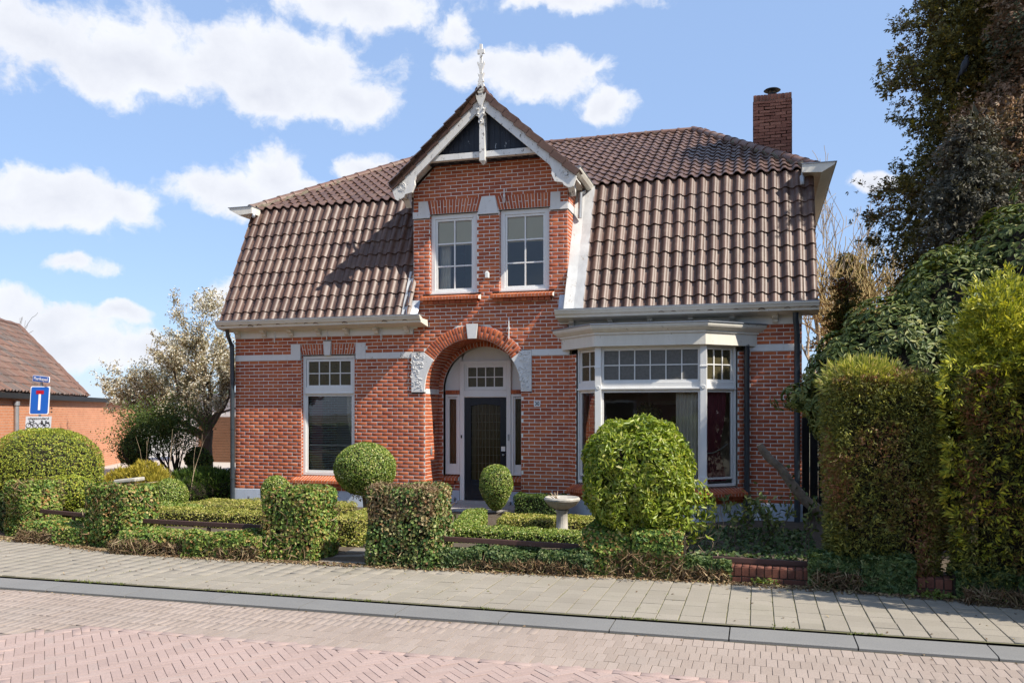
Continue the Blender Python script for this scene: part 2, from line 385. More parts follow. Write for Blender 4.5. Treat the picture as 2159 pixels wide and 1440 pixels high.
def lay_pieces(plist, name, stuffname, mat, parent, limit=300, veto=None):
    """plist: dicts c (4 corners), n, h, ch, size=(std u, std v) or None when cut"""
    cand = [(area_px(p['c']), i) for i, p in enumerate(plist) if p.get('std') and not (veto and veto(p))]
    cand = sorted([q for q in cand if q[0] > 0], reverse=True)[:limit]; top = {i for _, i in cand}
    V = []; F = []
    for i, p in enumerate(plist):
        if i in top: continue
        b = len(V); V += [tuple(q) for q in piece_geo(p['c'], p['n'], p['h'], p['ch'])]
        F += [tuple(b + k for k in q) for q in PQ]
    if V:
        o = np_mesh(stuffname, V, F, mat, parent); tag(o, kind='stuff')
    if top:
        p0 = plist[cand[0][1]]; su, sv = p0['std']
        me = bpy.data.meshes.new(name); g = piece_geo([(-su / 2, -sv / 2, 0), (su / 2, -sv / 2, 0), (su / 2, sv / 2, 0), (-su / 2, sv / 2, 0)], Vector((0, 0, 1)), p0['h'], p0['ch'])
        me.from_pydata([tuple(q) for q in g], [], PQ); me.materials.append(mat)
        for i in sorted(top):
            p = plist[i]; c = [Vector(q) for q in p['c']]; ctr = sum(c, Vector()) / 4
            u = c[1] - c[0]; v = c[3] - c[0]
            mt = Matrix.Identity(4); mt.col[0] = (u / su).to_4d(); mt.col[1] = (v / sv).to_4d(); mt.col[2] = p['n'].to_4d(); mt.col[3] = ctr.to_4d()
            for k in range(3): mt[3][k] = 0
            mt[3][3] = 1
            o = bpy.data.objects.new(name, me); adopt(o, parent); o.matrix_basis = mt

# ------------------------------------------------------------------ ground, road, kerb, pavement
M['soil'] = plain('garden_earth', (.062, .046, .033), (.10, .078, .055), .95, 9, .9, bscale=25, bd=.03)
M['ground'] = plain('far_ground', (.10, .10, .06), (.14, .12, .08), .95, .6, .4)
M['bed'] = plain('joint_sand', (.17, .15, .10), (.145, .145, .065), .95, 4, .5)
M['roadbed'] = plain('road_joint_sand', (.215, .175, .148), (.165, .135, .115), .95, 4, .5)
M['pavetile'] = pieces_mat('pavement_tile', [(0, (.225, .20, .163)), (.5, (.24, .214, .175)), (1, (.258, .23, .188))], .9, .5, 80, .5, wear=((.19, .178, .13), .5), wscale=1.1)
M['kerb'] = pieces_mat('kerb_stone', [(0, (.150, .148, .143)), (1, (.168, .165, .16))], .9, .6, 120, .4, wear=((.22, .215, .20), .5), wscale=2)
M['redbrick'] = pieces_mat('red_road_brick', [(0, (.29, .214, .188)), (.4, (.31, .23, .203)), (.8, (.327, .244, .216)), (1, (.305, .236, .21))], .9, .55, 90, .5, wear=((.33, .25, .215), .5), wscale=1.0)
M['greybrick'] = pieces_mat('grey_road_brick', [(0, (.255, .205, .172)), (.5, (.275, .222, .188)), (1, (.295, .24, .205))], .9, .55, 90, .5, wear=((.30, .26, .225), .5), wscale=1.2)
M['lane'] = plain('lane_paving', (.42, .38, .34), (.34, .31, .27), .9, 2, .3)
M['path'] = plain('path_stone', (.20, .175, .15), (.13, .115, .095), .9, 6, .5)

def hedge_line(x):                     # street side foot of the garden wall
    P = [(-3.0, -3.9), (-1.2, -4.9), (-.2, -5.25), (.8, -5.42), (1.8, -5.7), (3.4, -5.86), (5, -5.8), (7, -5.72), (9.5, -5.6), (10.9, -5.72), (12, -5.82), (13, -6.05), (15, -6.7), (18, -7.2)]
    for (a, b), (c, d) in zip(P, P[1:]):
        if a <= x <= c: return b + (d - b) * (x - a) / (c - a)
    return P[0][1] if x < P[0][0] else P[-1][1]

def sheet(name, mat, pts, z, kind='structure', label=None, cat=None):
    mb = MB(); mb.poly([(x, y, z) for x, y in pts]); o = mb.build(name, mat); tag(o, label, cat, kind=kind); return o
sheet('ground', M['ground'], [(-600, -600), (600, -600), (600, 900), (-600, 900)], -.14, label='ground stretching away beyond the street and houses')
road = sheet('road', M['roadbed'], [(-60, -18), (70, -18), (70, -7.8), (-60, -7.8)], -.055, label='brick-paved street in front of the house')
pave = sheet('pavement', M['bed'], [(-60, -7.44), (70, -7.44), (70, -4.9), (-2.0, -4.6), (-60, -4.6)], -.010, label='grey tiled pavement between street and garden')
gs = MB(); nx, ny = 60, 36
for j in range(ny + 1):
    for i in range(nx + 1):
        x = -8 + 30 * i / nx; h0 = hedge_line(x) + .04; y = h0 + (12.25 - h0) * (j / ny) ** 1.5
        gs.pt(x, y, .006 + .03 * (random.random() - .2) * (1 if h0 + .2 < y < -.2 else 0))
for j in range(ny):
    for i in range(nx):
        a = j * (nx + 1) + i; gs.f.append([a, a + 1, a + nx + 2, a + nx + 1])
tag(gs.build('garden_soil', M['soil']), 'dark bare earth of the front garden', kind='structure')
sheet('lane', M['lane'], [(-60, 2.6), (-1.6, 2.6), (-1.6, 40), (-60, 40)], .040, label='pale paved lane beside the house')
sheet('side_pavement', M['lane'], [(-60, -4.9), (-2.2, -4.9), (-3.4, -3.2), (-5.8, 2.6), (-60, 2.6)], .0, label='pale pavement rounding the corner')

tiles = []; T = .2045
for r in range(13):
    for k in range(-75, 60):
        x0 = 10.065 + k * T + .10; y0 = -7.425 + r * T
        if x0 > 17 or x0 < -4.5: continue
        if y0 > hedge_line(x0) + .25: continue
        if x0 < 0 and y0 > hedge_line(x0): continue
        j = .0035; dz = random.gauss(0, .0013)
        x1, y1 = x0 + T, y0 + T
        sx = random.gauss(0, .001)
        jx = .005
        zz = [-.010 + dz + random.gauss(0, .0012) for _ in range(4)]
        c = [(x0 + jx + sx, y0 + j, zz[0]), (x1 - jx + sx, y0 + j, zz[1]), (x1 - jx + sx, y1 - j, zz[2]), (x0 + jx + sx, y1 - j, zz[3])]
        tiles.append(dict(c=c, n=Vector((0, 0, 1)), h=.010, ch=.0025, std=(T - .010, T - .007)))
lay_pieces(tiles, 'paving_tile', 'far_paving_tiles', M['pavetile'], pave, veto=lambda p: p['c'][2][1] > hedge_line(p['c'][0][0]) - .05)
# kerb of long concrete stones
kerb = MB(); kerb.box(-60, 70, -7.856, -7.44, -.12, -.052); kerb = kerb.build('kerb', plain('kerb_shadow_line', (.05, .044, .036), (.08, .07, .05), .95)); tag(kerb, 'kerb line of long grey concrete stones along the street', kind='structure')  # near-black base colour paints in the shadow lines along the stones' edges
x = -6.0; km = {}
while x < 18:
    L = 1.0
    pr = [(-7.825, -.055), (-7.825, -.034), (-7.80, -.024), (-7.47, -.020), (-7.455, -.024), (-7.455, -.055)]
    mb = MB(); mb.prism([(q[0] + 7.64, q[1]) for q in pr], -.494, .494, 'x')
    if 'm' not in km: km['m'] = mb.build('kerb_stone', M['kerb'], kerb); o = km['m']
    else: o = bpy.data.objects.new('kerb_stone', km['m'].data); adopt(o, kerb)
    o.location = (x + .5, -7.64 + random.gauss(0, .002), random.gauss(0, .001)); x += L
# red herringbone plateau and the grey strip beside it
rb = []
BW, BL = .082, .205; s2 = math.sqrt(.5)
def add_road(lst, cx, cy, ang, l, w, std, lift=0.0):
    ca, sa = math.cos(ang), math.sin(ang); j = .0019; dz = random.gauss(0, .0012)
    a = ang + random.gauss(0, .006); ca, sa = math.cos(a), math.sin(a)
    pts = []
    for (p, q) in ((-l / 2 + j, -w / 2 + j), (l / 2 - j, -w / 2 + j), (l / 2 - j, w / 2 - j), (-l / 2 + j, w / 2 - j)):
        pts.append((cx + p * ca - q * sa, cy + p * sa + q * ca, -.055 + lift + dz + random.gauss(0, .0006)))
    lst.append(dict(c=pts, n=Vector((0, 0, 1)), h=.007, ch=.0015, std=std))
def red_zone(x, y): return y < -8.90 and y < -8.90 - (4.50 - x) * 1.0
W2 = BL / 2 - .0
def herring(x0, x1, y0, y1):
    w = .07                                       # 3:1 bricks, laid at 45 degrees
    n = int((x1 - x0 + y1 - y0) / w) + 30
    for i in range(-n, n):
        for j in range(-n, n):
            k = (i - j) % 6
            if k == 0: u, v, ang = (i + 1.5) * w, (j + .5) * w, 0.0
            elif k == 5: u, v, ang = (i + .5) * w, (j + 1.5) * w, PI / 2
            else: continue
            X = x0 + (u - v) * s2; Y = y0 + (u + v) * s2
            if x0 < X < x1 and y0 < Y < y1 and red_zone(X, Y): yield X, Y, ang + PI / 4, 3 * w, w
for X, Y, a, l, w in herring(3.2, 13.6, -12.2, -8.8): add_road(rb, X, Y, a, l, w, (l - .007, w - .007))
gb = []
y = -7.86
for r in range(28):
    ly = BL
    yc = y - ly / 2
    for k in range(-60, 170):
        xc = k * BW + (BW / 2 if r % 2 else 0)
        if xc < -2.5 or xc > 14.5: continue
        if red_zone(xc - .06, yc + .1) or red_zone(xc + .04, yc - .02): continue
        if yc < -11.5: continue
        add_road(gb, xc, yc, PI / 2, ly, BW, (ly - .007, BW - .007))
    y -= ly
    if y < -10.8: break
# border course between the two
k = 0; x = 4.5
while x < 14:
    add_road(rb, x + .1, -8.925, 0, .205, .075, None, .003); x += .205
lay_pieces(rb, 'road_brick', 'far_red_road_bricks', M['redbrick'], road)
lay_pieces(gb, 'road_brick', 'far_grey_road_bricks', M['greybrick'], road)

# ------------------------------------------------------------------ the house
HW = 10.95; AX, AZ, AR, ARO = 5.10, 2.28, .95, 1.20
house = thing('brick_house', 'red brick mansard house with white trim, central gable and bay window', 'house', (5.5, 3, 0))
wall_m = MB()                         # white pointing behind the bricks
BR = []                               # every brick of the walls
CO, BLN, JT = .068, .2175, .0115
def rect(x0, x1, z0, z1): return lambda z: (x0, x1) if z0 < z < z1 else None
def arc(cx, cz, r, zmin, zmax=99, full=True):
    def f(z):
        if z < zmin or z > zmax: return None
        if z <= cz: return (cx - r, cx + r)
        d = r * r - (z - cz) ** 2
        return (cx - math.sqrt(d), cx + math.sqrt(d)) if d > 0 else None
    return f
def trap(z0, z1, b0, b1, t0, t1):
    def f(z):
        if not z0 < z < z1: return None
        k = (z - z0) / (z1 - z0); return (b0 + (t0 - b0) * k, b1 + (t1 - b1) * k)
    return f
def courses(fr, z0, z1, base, holes, row0=0, co=CO, bl=BLN, h=.0035, lst=None, mm=None, jt=JT, jit=.0012, std=(BLN - JT, CO - JT)):
    lst = BR if lst is None else lst; mm = wall_m if mm is None else mm
    nrow = int(round((z1 - z0) / co)); nn = (fr(0, -1, 0) - fr(0, 0, 0)).normalized()
    for r in range(nrow):
        zb, zt = z0 + r * co, z0 + (r + 1) * co; zm = (zb + zt) / 2
        def edge(fn, k, z, d):
            q = fn(z); return q[k] if q else d
        b = base(zm)
        if not b: continue
        iv = [(b[0], b[1], (base, 0), (base, 1))]
        for hfn in holes:
            q = hfn(zm)
            if not q: continue
            new = []
            for (a, c, ea, ec) in iv:
                if q[1] <= a or q[0] >= c: new.append((a, c, ea, ec)); continue
                if q[0] > a: new.append((a, q[0], ea, (hfn, 0)))
                if q[1] < c: new.append((q[1], c, (hfn, 1), ec))
            iv = new
        for (a, c, ea, ec) in iv:
            if c - a < .012: continue
            ab, at = edge(ea[0], ea[1], zb + .004, a), edge(ea[0], ea[1], zt - .004, a)
            cb, ct = edge(ec[0], ec[1], zb + .004, c), edge(ec[0], ec[1], zt - .004, c)
            mm.poly([tuple(fr(ab, 0, zb)), tuple(fr(cb, 0, zb)), tuple(fr(ct, 0, zt)), tuple(fr(at, 0, zt))])
            off = (bl / 2 if (r + row0) % 2 else 0) + random.gauss(0, .004)
            k = math.floor((min(ab, at) - off) / bl) - 1
            while off + k * bl < max(cb, ct):
                p0, p1 = off + k * bl + jt / 2, off + (k + 1) * bl - jt / 2; k += 1
                p0 += random.gauss(0, jit); p1 += random.gauss(0, jit)
                lb, lt = max(p0, ab + .003), max(p0, at + .003); rb_, rt_ = min(p1, cb - .003), min(p1, ct - .003)
                if (rb_ + rt_) / 2 - (lb + lt) / 2 < .03 or rb_ - lb < .008 or rt_ - lt < .008: continue
                e = [random.gauss(0, jit) for _ in range(4)]
                q = [tuple(fr(lb, 0, zb + jt / 2 + e[0])), tuple(fr(rb_, 0, zb + jt / 2 + e[1])), tuple(fr(rt_, 0, zt - jt / 2 + e[2])), tuple(fr(lt, 0, zt - jt / 2 + e[3]))]
                full = abs(rb_ - lb - (bl - jt)) < .012 and abs(rt_ - lt - (bl - jt)) < .012
                lst.append(dict(c=q, n=nn, h=max(.0025, h + random.gauss(0, .0007)), ch=.002, std=std if full else None))
F0 = WORLD
WL = (1.51, 2.67, .60, 2.97)                                        # left window
D1 = (4.25, 5.19, 4.08, 5.60); D2 = (5.63, 6.58, 4.08, 5.60)        # windows of the gable
archhole = arc(AX, AZ, ARO, 0, 9)
holes1 = [rect(WL[0], WL[1], WL[2], WL[3]), arc(AX, AZ, AR, 0, 2.235), rect(3.88, 4.16, 2.23, 3.0), rect(6.04, 6.25, 2.23, 3.0), arc(AX, AZ, AR, 2.235, 2.7), arc(AX, AZ, ARO, 2.70, 9), rect(6.95, 10.08, 0, 3.30), rect(1.34, 2.85, .46, .60)]
courses(F0, .30, 2.884, lambda z: (0, HW), holes1)
holes2 = [arc(AX, AZ, ARO, 2.9, 9), rect(1.28, 1.49, 2.8, 3.20), rect(2.70, 2.91, 2.8, 3.20), trap(2.97, 3.20, 1.49, 2.70, 1.43, 2.76), rect(6.95, 10.08, 0, 3.30), rect(2.0, 2.17, 3.0, 3.25), rect(3.88, 4.16, 2.23, 3.0), rect(6.04, 6.25, 2.23, 3.0)]
courses(F0, 3.0, 3.34, lambda z: (0, 3.92), holes2, 0)
courses(F0, 3.0, 3.34, lambda z: (6.93, HW), [rect(7.0, 10.05, 0, 3.30)], 0)
dhalf = lambda z: 1.505 if z < 6.08 else 1.505 - (z - 6.08) * 1.05
holes3 = holes2 + [rect(D1[0], D1[1], D1[2], D1[3]), rect(D2[0], D2[1], D2[2], D2[3]), rect(4.10, 5.27, 3.96, 4.08), rect(5.49, 6.68, 3.96, 4.08),
    trap(5.60, 5.865, 4.25, 5.21, 4.19, 5.28), trap(5.60, 5.865, 5.62, 6.62, 5.54, 6.63), trap(5.54, 5.87, 5.205, 5.615, 5.285, 5.545),
    rect(4.02, 4.20, 5.62, 5.85), rect(3.90, 4.25, 5.53, 5.66), rect(6.61, 6.78, 5.62, 5.86), rect(6.60, 6.93, 5.53, 5.68)]
courses(F0, 3.0, 6.604, lambda z: (5.42 - dhalf(z), 5.42 + dhalf(z)), holes3, 0)
# band, blocks, plinth fill behind
RV = .085                                                            # depth of the window reveals
def reveal(x0, z0, z1, depth, face, y0=0.0):                         # a brick jamb looking along +x (face=1) or -x
    fr = Frame((x0, y0, 0), (0, 1, 0) if face > 0 else (0, -1, 0), (-1, 0, 0) if face > 0 else (1, 0, 0))
    courses(fr, z0, z0 + round((z1 - z0) / CO) * CO, (lambda z: (.002, depth)) if face > 0 else (lambda z: (-depth, -.002)), [], random.randint(0, 1), h=.004)
for (x0, x1, z0, z1) in (WL, D1, D2):
    reveal(x0, z0, z1, RV, 1); reveal(x1, z0, z1, RV, -1)
PD = .70                                                             # depth of the porch
frL = Frame((AX - AR, 0, 0), (0, 1, 0), (-1, 0, 0)); courses(frL, .30, .30 + 28 * CO, lambda z: (.0, PD), [], 0, h=.006)
frR = Frame((AX + AR, 0, 0), (0, -1, 0), (1, 0, 0)); courses(frR, .30, .30 + 28 * CO, lambda z: (-PD, 0), [], 0, h=.006)
# barrel of the porch, bricks in rings
nb = 44
for k in range(nb):
    a0, a1 = PI * k / nb, PI * (k + 1) / nb; am = (a0 + a1) / 2
    o = Vector((AX + AR * math.cos(a0), 0, AZ + AR * math.sin(a0))); e = Vector((AX + AR * math.cos(a1), 0, AZ + AR * math.sin(a1)))
    fr = Frame(o, (0, 1, 0), (math.cos(am), 0, math.sin(am)), e - o); courses(fr, 0, (e - o).length, lambda z: (0, PD), [], k, co=(e - o).length, h=.006)
# back of the porch
IR = .844
courses(Frame((0, PD, 0)), .30, 3.292, lambda z: (lambda q: q)(arc(AX, AZ, AR, 0)(z)), [arc(AX, AZ, IR, 0)], 0, h=.006)
# soldier bricks: flat arches and the round arch
def vouss(c, n=Vector((0, -1, 0)), h=.005): BR.append(dict(c=c, n=n, h=h, ch=.003, std=None))
def flat_arch(b0, b1, t0, t1, z0, z1, cnt, y=-.0):
    for k in range(cnt):
        f0, f1 = k / cnt, (k + 1) / cnt; j = .005
        def X(f, z):
            g = (z - z0) / (z1 - z0); return (b0 + (b1 - b0) * f) * (1 - g) + (t0 + (t1 - t0) * f) * g
        cuts = [(z0 + .004, z1 - .004)] if k % 2 == 0 else [(z0 + .004, (z0 + z1) / 2 - .005), ((z0 + z1) / 2 + .005, z1 - .004)]
        for (a, b) in cuts:
            vouss([(X(f0, a) + j, y, a), (X(f1, a) - j, y, a), (X(f1, b) - j, y, b), (X(f0, b) + j, y, b)])
    wall_m.poly([(b0, y - .001, z0), (b1, y - .001, z0), (t1, y - .001, z1), (t0, y - .001, z1)])
flat_arch(1.51, 2.0, 1.45, 2.0, 2.985, 3.20, 9); flat_arch(2.17, 2.68, 2.17, 2.74, 2.985, 3.20, 9)
flat_arch(4.25, 5.205, 4.20, 5.285, 5.60, 5.865, 17); flat_arch(5.615, 6.60, 5.545, 6.61, 5.60, 5.865, 17)
def ring(cx, cz, r0, r1, a0, a1, cnt, y, h=.012, split=True):
    for k in range(cnt):
        p0, p1 = a0 + (a1 - a0) * k / cnt, a0 + (a1 - a0) * (k + 1) / cnt
        cuts = [(r0 + .004, r1 - .004)] if (k % 2 == 0 or not split) else [(r0 + .004, (r0 + r1) / 2 - .005), ((r0 + r1) / 2 + .005, r1 - .004)]
        for (q0, q1) in cuts:
            g = .0045
            P = lambda r, a: (cx - r * math.cos(a), y, cz + r * math.sin(a))
            vouss([P(q0, p0 + g / q0), P(q0, p1 - g / q0), P(q1, p1 - g / q1), P(q1, p0 + g / q1)], h=h)
        wall_m.poly([P(r0, p0), P(r0, p1), P(r1, p1), P(r1, p0)])
A36 = math.radians(36)
ring(AX, AZ, AR, ARO, A36, PI / 2 - .098, 16, -.0015); ring(AX, AZ, AR, ARO, PI / 2 + .098, PI - A36, 16, -.0015)
ring(AX, AZ, IR, AR - .002, .02, PI - .02, 40, PD - .012, .004, False)
wall_o = wall_m.build('front_wall', M['mortar'], house)
lay_pieces(BR, 'brick', 'brickwork', M['brick'], wall_o, veto=lambda p: abs(p['n'].y + 1) > .01 or p['c'][0][1] > .1 or (p['c'][0][0] > 10.2 and p['c'][0][2] < 2.5) or p['c'][0][2] < .55 and p['c'][0][0] < 6)

def part(mb, name, mat, parent=None, **k): return mb.build(name, mat, parent or house, **k)
# side and rear walls, floors, partition walls
YB = 9.7
def roofprof(x):
    return [(0.006, 0), (.006, 3.6), (.95, 6.05), (YB - .95, 6.05), (YB, 3.6), (YB, 0)]
for nm, x in (('side_wall', .0), ('side_wall', HW)):
    mb = MB(); mb.prism(roofprof(x), x if x == 0 else x - .25, .25 if x == 0 else x, 'x'); part(mb, nm, M['sidebrick'])
mb = MB(); mb.box(.25, HW - .25, YB - .25, YB, 0, 3.6); part(mb, 'rear_wall', M['sidebrick'])
mb = MB(); mb.box(.25, HW - .25, .26, YB - .25, 3.38, 3.5); mb.box(.25, HW - .25, 1.2, YB - .25, .12, .16); part(mb, 'floor', M['roomfloor'])
mb = MB()
for (a, b) in ((.25, 3.6), (6.6, HW - .25)): mb.box(a, b, 3.9, 4.0, .16, 3.38)
mb.box(3.6, 3.7, .2, 4, .16, 3.38); mb.box(6.5, 6.6, .2, 4, .16, 3.38); mb.box(3.7, 6.5, 2.6, 2.7, .16, 3.38)
mb.box(3.95, 6.9, 2.9, 3.0, 3.5, 6.1); part(mb, 'partition', M['room'])
mb = MB()                                                              # inner leaf of the front wall, so that no light leaks
for (a, b, c, d) in ((.25, 1.42, .0, 3.38), (2.76, 3.9, 0, 3.38), (1.42, 2.76, 0, .58), (1.42, 2.76, 3.0, 3.38), (6.3, 6.98, 0, 3.38), (10.05, 10.7, 0, 3.38)): mb.box(a, b, .1, .2, c, d)
for (a, b, c, d) in ((3.98, 4.2, 3.5, 6.1), (5.24, 5.58, 3.5, 6.1), (6.63, 6.88, 3.5, 6.1), (4.2, 6.63, 3.5, 4.05), (4.2, 6.63, 5.63, 6.1)): mb.box(a, b, .1, .16, c, d)
part(mb, 'inner_wall', M['room'])

# white bands, blocks and keystones
def slab(x0, x1, z0, z1, name='band', mat='stone', d=.014, y=0): mb = MB(); mb.box(x0, x1, y - d, y + .05, z0, z1); return part(mb, name, M[mat], bevel=.003)
slab(-.004, 1.28, 2.886, 2.998); slab(2.91, 3.88, 2.886, 2.998); slab(6.25, 6.96, 2.886, 2.998); slab(10.07, HW + .004, 2.886, 2.998)
for (x0, x1) in ((1.28, 1.49), (2.70, 2.91)): slab(x0, x1, 2.884, 3.20, 'corner_block', d=.018)
def polyblock(pts, name, d=.018, y=0, mat='stone'):
    mb = MB(); mb.prism(pts, y - d, y + .05, 'y'); return part(mb, name, M[mat], bevel=.003)
polyblock([(2.025, 2.972), (2.145, 2.972), (2.172, 3.25), (1.998, 3.25)], 'keystone', .022)
for s in (-1, 1):
    aw = [(AX + s * AR * math.cos(a), AZ + AR * math.sin(a)) for a in [A36 * k / 10 for k in range(11)]]
    xo = 3.88 if s < 0 else 6.25
    pts = [(xo, 2.232), (AX + s * AR, 2.232)] + aw + [(AX + s * ARO * math.cos(A36), AZ + ARO * math.sin(A36)), (xo, 2.99)]
    if s < 0: pts = pts[::-1]
    b = polyblock(pts, 'arch_springer', .03)
    # carved tendrils
    mb = MB(); random.seed(31 + s)
    for q in range(42 if s < 0 else 70):
        x = xo - s * random.uniform(.02, .24); z = random.uniform(2.26, 2.96)
        if (x - AX) ** 2 + (max(z, AZ) - AZ) ** 2 < .955 ** 2: continue
        a = random.uniform(0, 2 * PI); r = random.uniform(.02, .045); n0 = random.randint(4, 7)
        mb.tube([(x + r * math.cos(a + t * .7), -.032, z + r * math.sin(a + t * .7)) for t in range(n0)], [.010 * (1 - t / n0 * .7) for t in range(n0)], 5)
    part(mb, 'carving', M['stone'], b, smooth=True)
polyblock([(5.02, 3.225), (5.18, 3.225), (5.215, 3.50), (4.985, 3.50)], 'keystone', .035)
polyblock([(5.205, 5.54), (5.615, 5.54), (5.545, 5.87), (5.285, 5.87)], 'keystone', .02)
polyblock([(3.912, 5.535), (4.25, 5.535), (4.25, 5.64), (4.20, 5.85), (4.02, 5.85), (4.02, 5.66), (3.912, 5.66)], 'corner_block', .02)
polyblock([(6.60, 5.535), (6.932, 5.535), (6.932, 5.67), (6.79, 5.67), (6.79, 5.86), (6.61, 5.86)], 'corner_block', .02)
slab(0.62, 3.905, 3.342, 3.47, 'frieze', 'white', .02); slab(-.006, .62, 3.342, 3.47, 'frieze', 'white', .021); slab(6.945, HW + .004, 3.342, 3.47, 'frieze', 'white', .02)
for (a, b) in ((-.012, AX - AR), (AX + AR, 6.97), (10.06, HW + .012)):
    mb = MB(); mb.box(a, b, -.022, .06, -.02, .298); part(mb, 'plinth', M['plinth'], bevel=.006)
for x, d in ((AX - AR - .05, 1), (AX + AR, 1)):
    mb = MB(); mb.box(x - (.0 if d else 0), x + .062, .06, PD + .15, -.02, .298); part(mb, 'plinth', M['plinth'])
mb = MB(); mb.box(AX - AR - .006, AX - AR + .012, 0.02, PD, 2.20, 2.30); part(mb, 'impost_band', M['stone'])

# brick window sills
def brick_sill(x0, x1, z0, z1, pr, cnt, fr=F0, name='brick_sill', mat='sillbrick'):
    mb = MB(fr); w = (x1 - x0) / cnt
    for k in range(cnt):
        a, b = x0 + k * w + .0045, x0 + (k + 1) * w - .0045
        mb.prism([(-pr, z0), (-pr, z0 + .055), (.09, z1), (.09, z0)], a, b, 'x')
    o = mb.build(name, M[mat], house)
    mm = MB(fr); mm.prism([(-pr + .004, z0 + .004), (-pr + .004, z0 + .051), (.08, z1 - .004), (.08, z0 + .004)], x0 + .003, x1 - .003, 'x')
    mm.build('pointing', M['mortar'], o)
    mm = MB(fr); w = .11
    n = int((x1 - x0 - .06) / w)
    for k in range(n): mm.box(x0 + .03 + k * w + .005, x0 + .03 + (k + 1) * w - .005, -pr * .62, .02, z0 - .062, z0 - .004)
    mm.build('corbel_course', M['brick'], o)
    return o
brick_sill(1.34, 2.85, .455, .60, .15, 24); brick_sill(4.10, 5.27, 3.955, 4.08, .15, 18); brick_sill(5.49, 6.68, 3.955, 4.08, .15, 18)

# ------------------------------------------------------------------ windows
def window(fr, x0, x1, z0, z1, d0, fw, lights, mats=None, name='window', depth=.07, white='white', label=None, bars=.018):
    """outer frame, then for each light (a,b,c,d,nx,nz,glass,sash) a sash with its bars and panes"""
    mb = MB(fr)
    mb.box(x0, x0 + fw, d0, d0 + depth, z0, z1); mb.box(x1 - fw, x1, d0, d0 + depth, z0, z1)
    mb.box(x0 + fw, x1 - fw, d0 + .002, d0 + depth, z1 - fw, z1); mb.box(x0 + fw, x1 - fw, d0 + .002, d0 + depth, z0, z0 + fw)
    w = mb.build(name, M[white], house, bevel=.004)
    if label: w['label'] = label
    for (a, b, c, d, nx, nz, gm, sw) in lights:
        mb = MB(fr); s0 = d0 + .018
        mb.box(a, a + sw, s0, s0 + .045, c, d); mb.box(b - sw, b, s0, s0 + .045, c, d)
        mb.box(a + sw, b - sw, s0 + .001, s0 + .045, c, c + sw); mb.box(a + sw, b - sw, s0 + .001, s0 + .045, d - sw, d)
        mb.build('sash', M[white], w, bevel=.003)
        ga, gb_, gc, gd = a + sw, b - sw, c + sw, d - sw
        for k in range(1, nx):
            x = ga + (gb_ - ga) * k / nx; mb = MB(fr); mb.box(x - bars / 2, x + bars / 2, s0 + .006, s0 + .036, gc, gd); mb.build('glazing_bar', M[white], w)
        for k in range(1, nz):
            z = gc + (gd - gc) * k / nz; mb = MB(fr); mb.box(ga, gb_, s0 + .008, s0 + .034, z - bars / 2, z + bars / 2); mb.build('glazing_bar', M[white], w)
        for i in range(nx):
            for j in range(nz):
                g = .006
                mb = MB(fr); xa, xb = ga + (gb_ - ga) * i / nx, ga + (gb_ - ga) * (i + 1) / nx; za, zb = gc + (gd - gc) * j / nz, gc + (gd - gc) * (j + 1) / nz
                t = [random.gauss(0, .0007) for _ in range(3)]
                mb.poly([(xa, s0 + .022 + t[0], za), (xb, s0 + .022 + t[1], za), (xb, s0 + .022 + t[1] + t[2], zb), (xa, s0 + .022 + t[0] + t[2], zb)])
                mb.build('pane', M[gm], w)
    return w
# left window
fw = .062
w = window(F0, WL[0] + .004, WL[1] - .004, .602, 2.97, .055, fw, [(1.585, 2.595, 2.34, 2.90, 4, 2, 'frost', .045), (1.575, 2.605, .665, 2.20, 1, 1, 'glass', .034)])
mb = MB(); mb.box(1.572, 2.608, .052, .12, 2.20, 2.345); mb.box(1.56, 2.62, .035, .06, 2.215, 2.245); mb.build('transom', M['white'], w, bevel=.005)
# gable windows
for D in (D1, D2):
    w = window(F0, D[0] + .004, D[1] - .004, 4.082, 5.598, .058, .085, [(D[0] + .09, D[1] - .09, 4.15, 5.51, 2, 3, 'glass', .04)], bars=.026, white='white')
    mb = MB(); mb.box(D[0] + .01, D[1] - .01, .02, .07, 4.085, 4.115); mb.build('weather_bar', M['white'], w)
    bl = thing('roller_blind', 'cream roller blind drawn a third down behind the %s gable window' % ('left' if D is D1 else 'right'), 'blind', (D[0] + .47, .16, 5.04))
    mb = MB(); mb.box(D[0] + .11, D[1] - .11, .128, .132, 5.03, 5.52); mb.build('fabric', M['blind'], bl); mb = MB(); mb.box(D[0] + .11, D[1] - .11, .124, .137, 5.012, 5.03); mb.build('bottom_rail', M['blind'], bl)

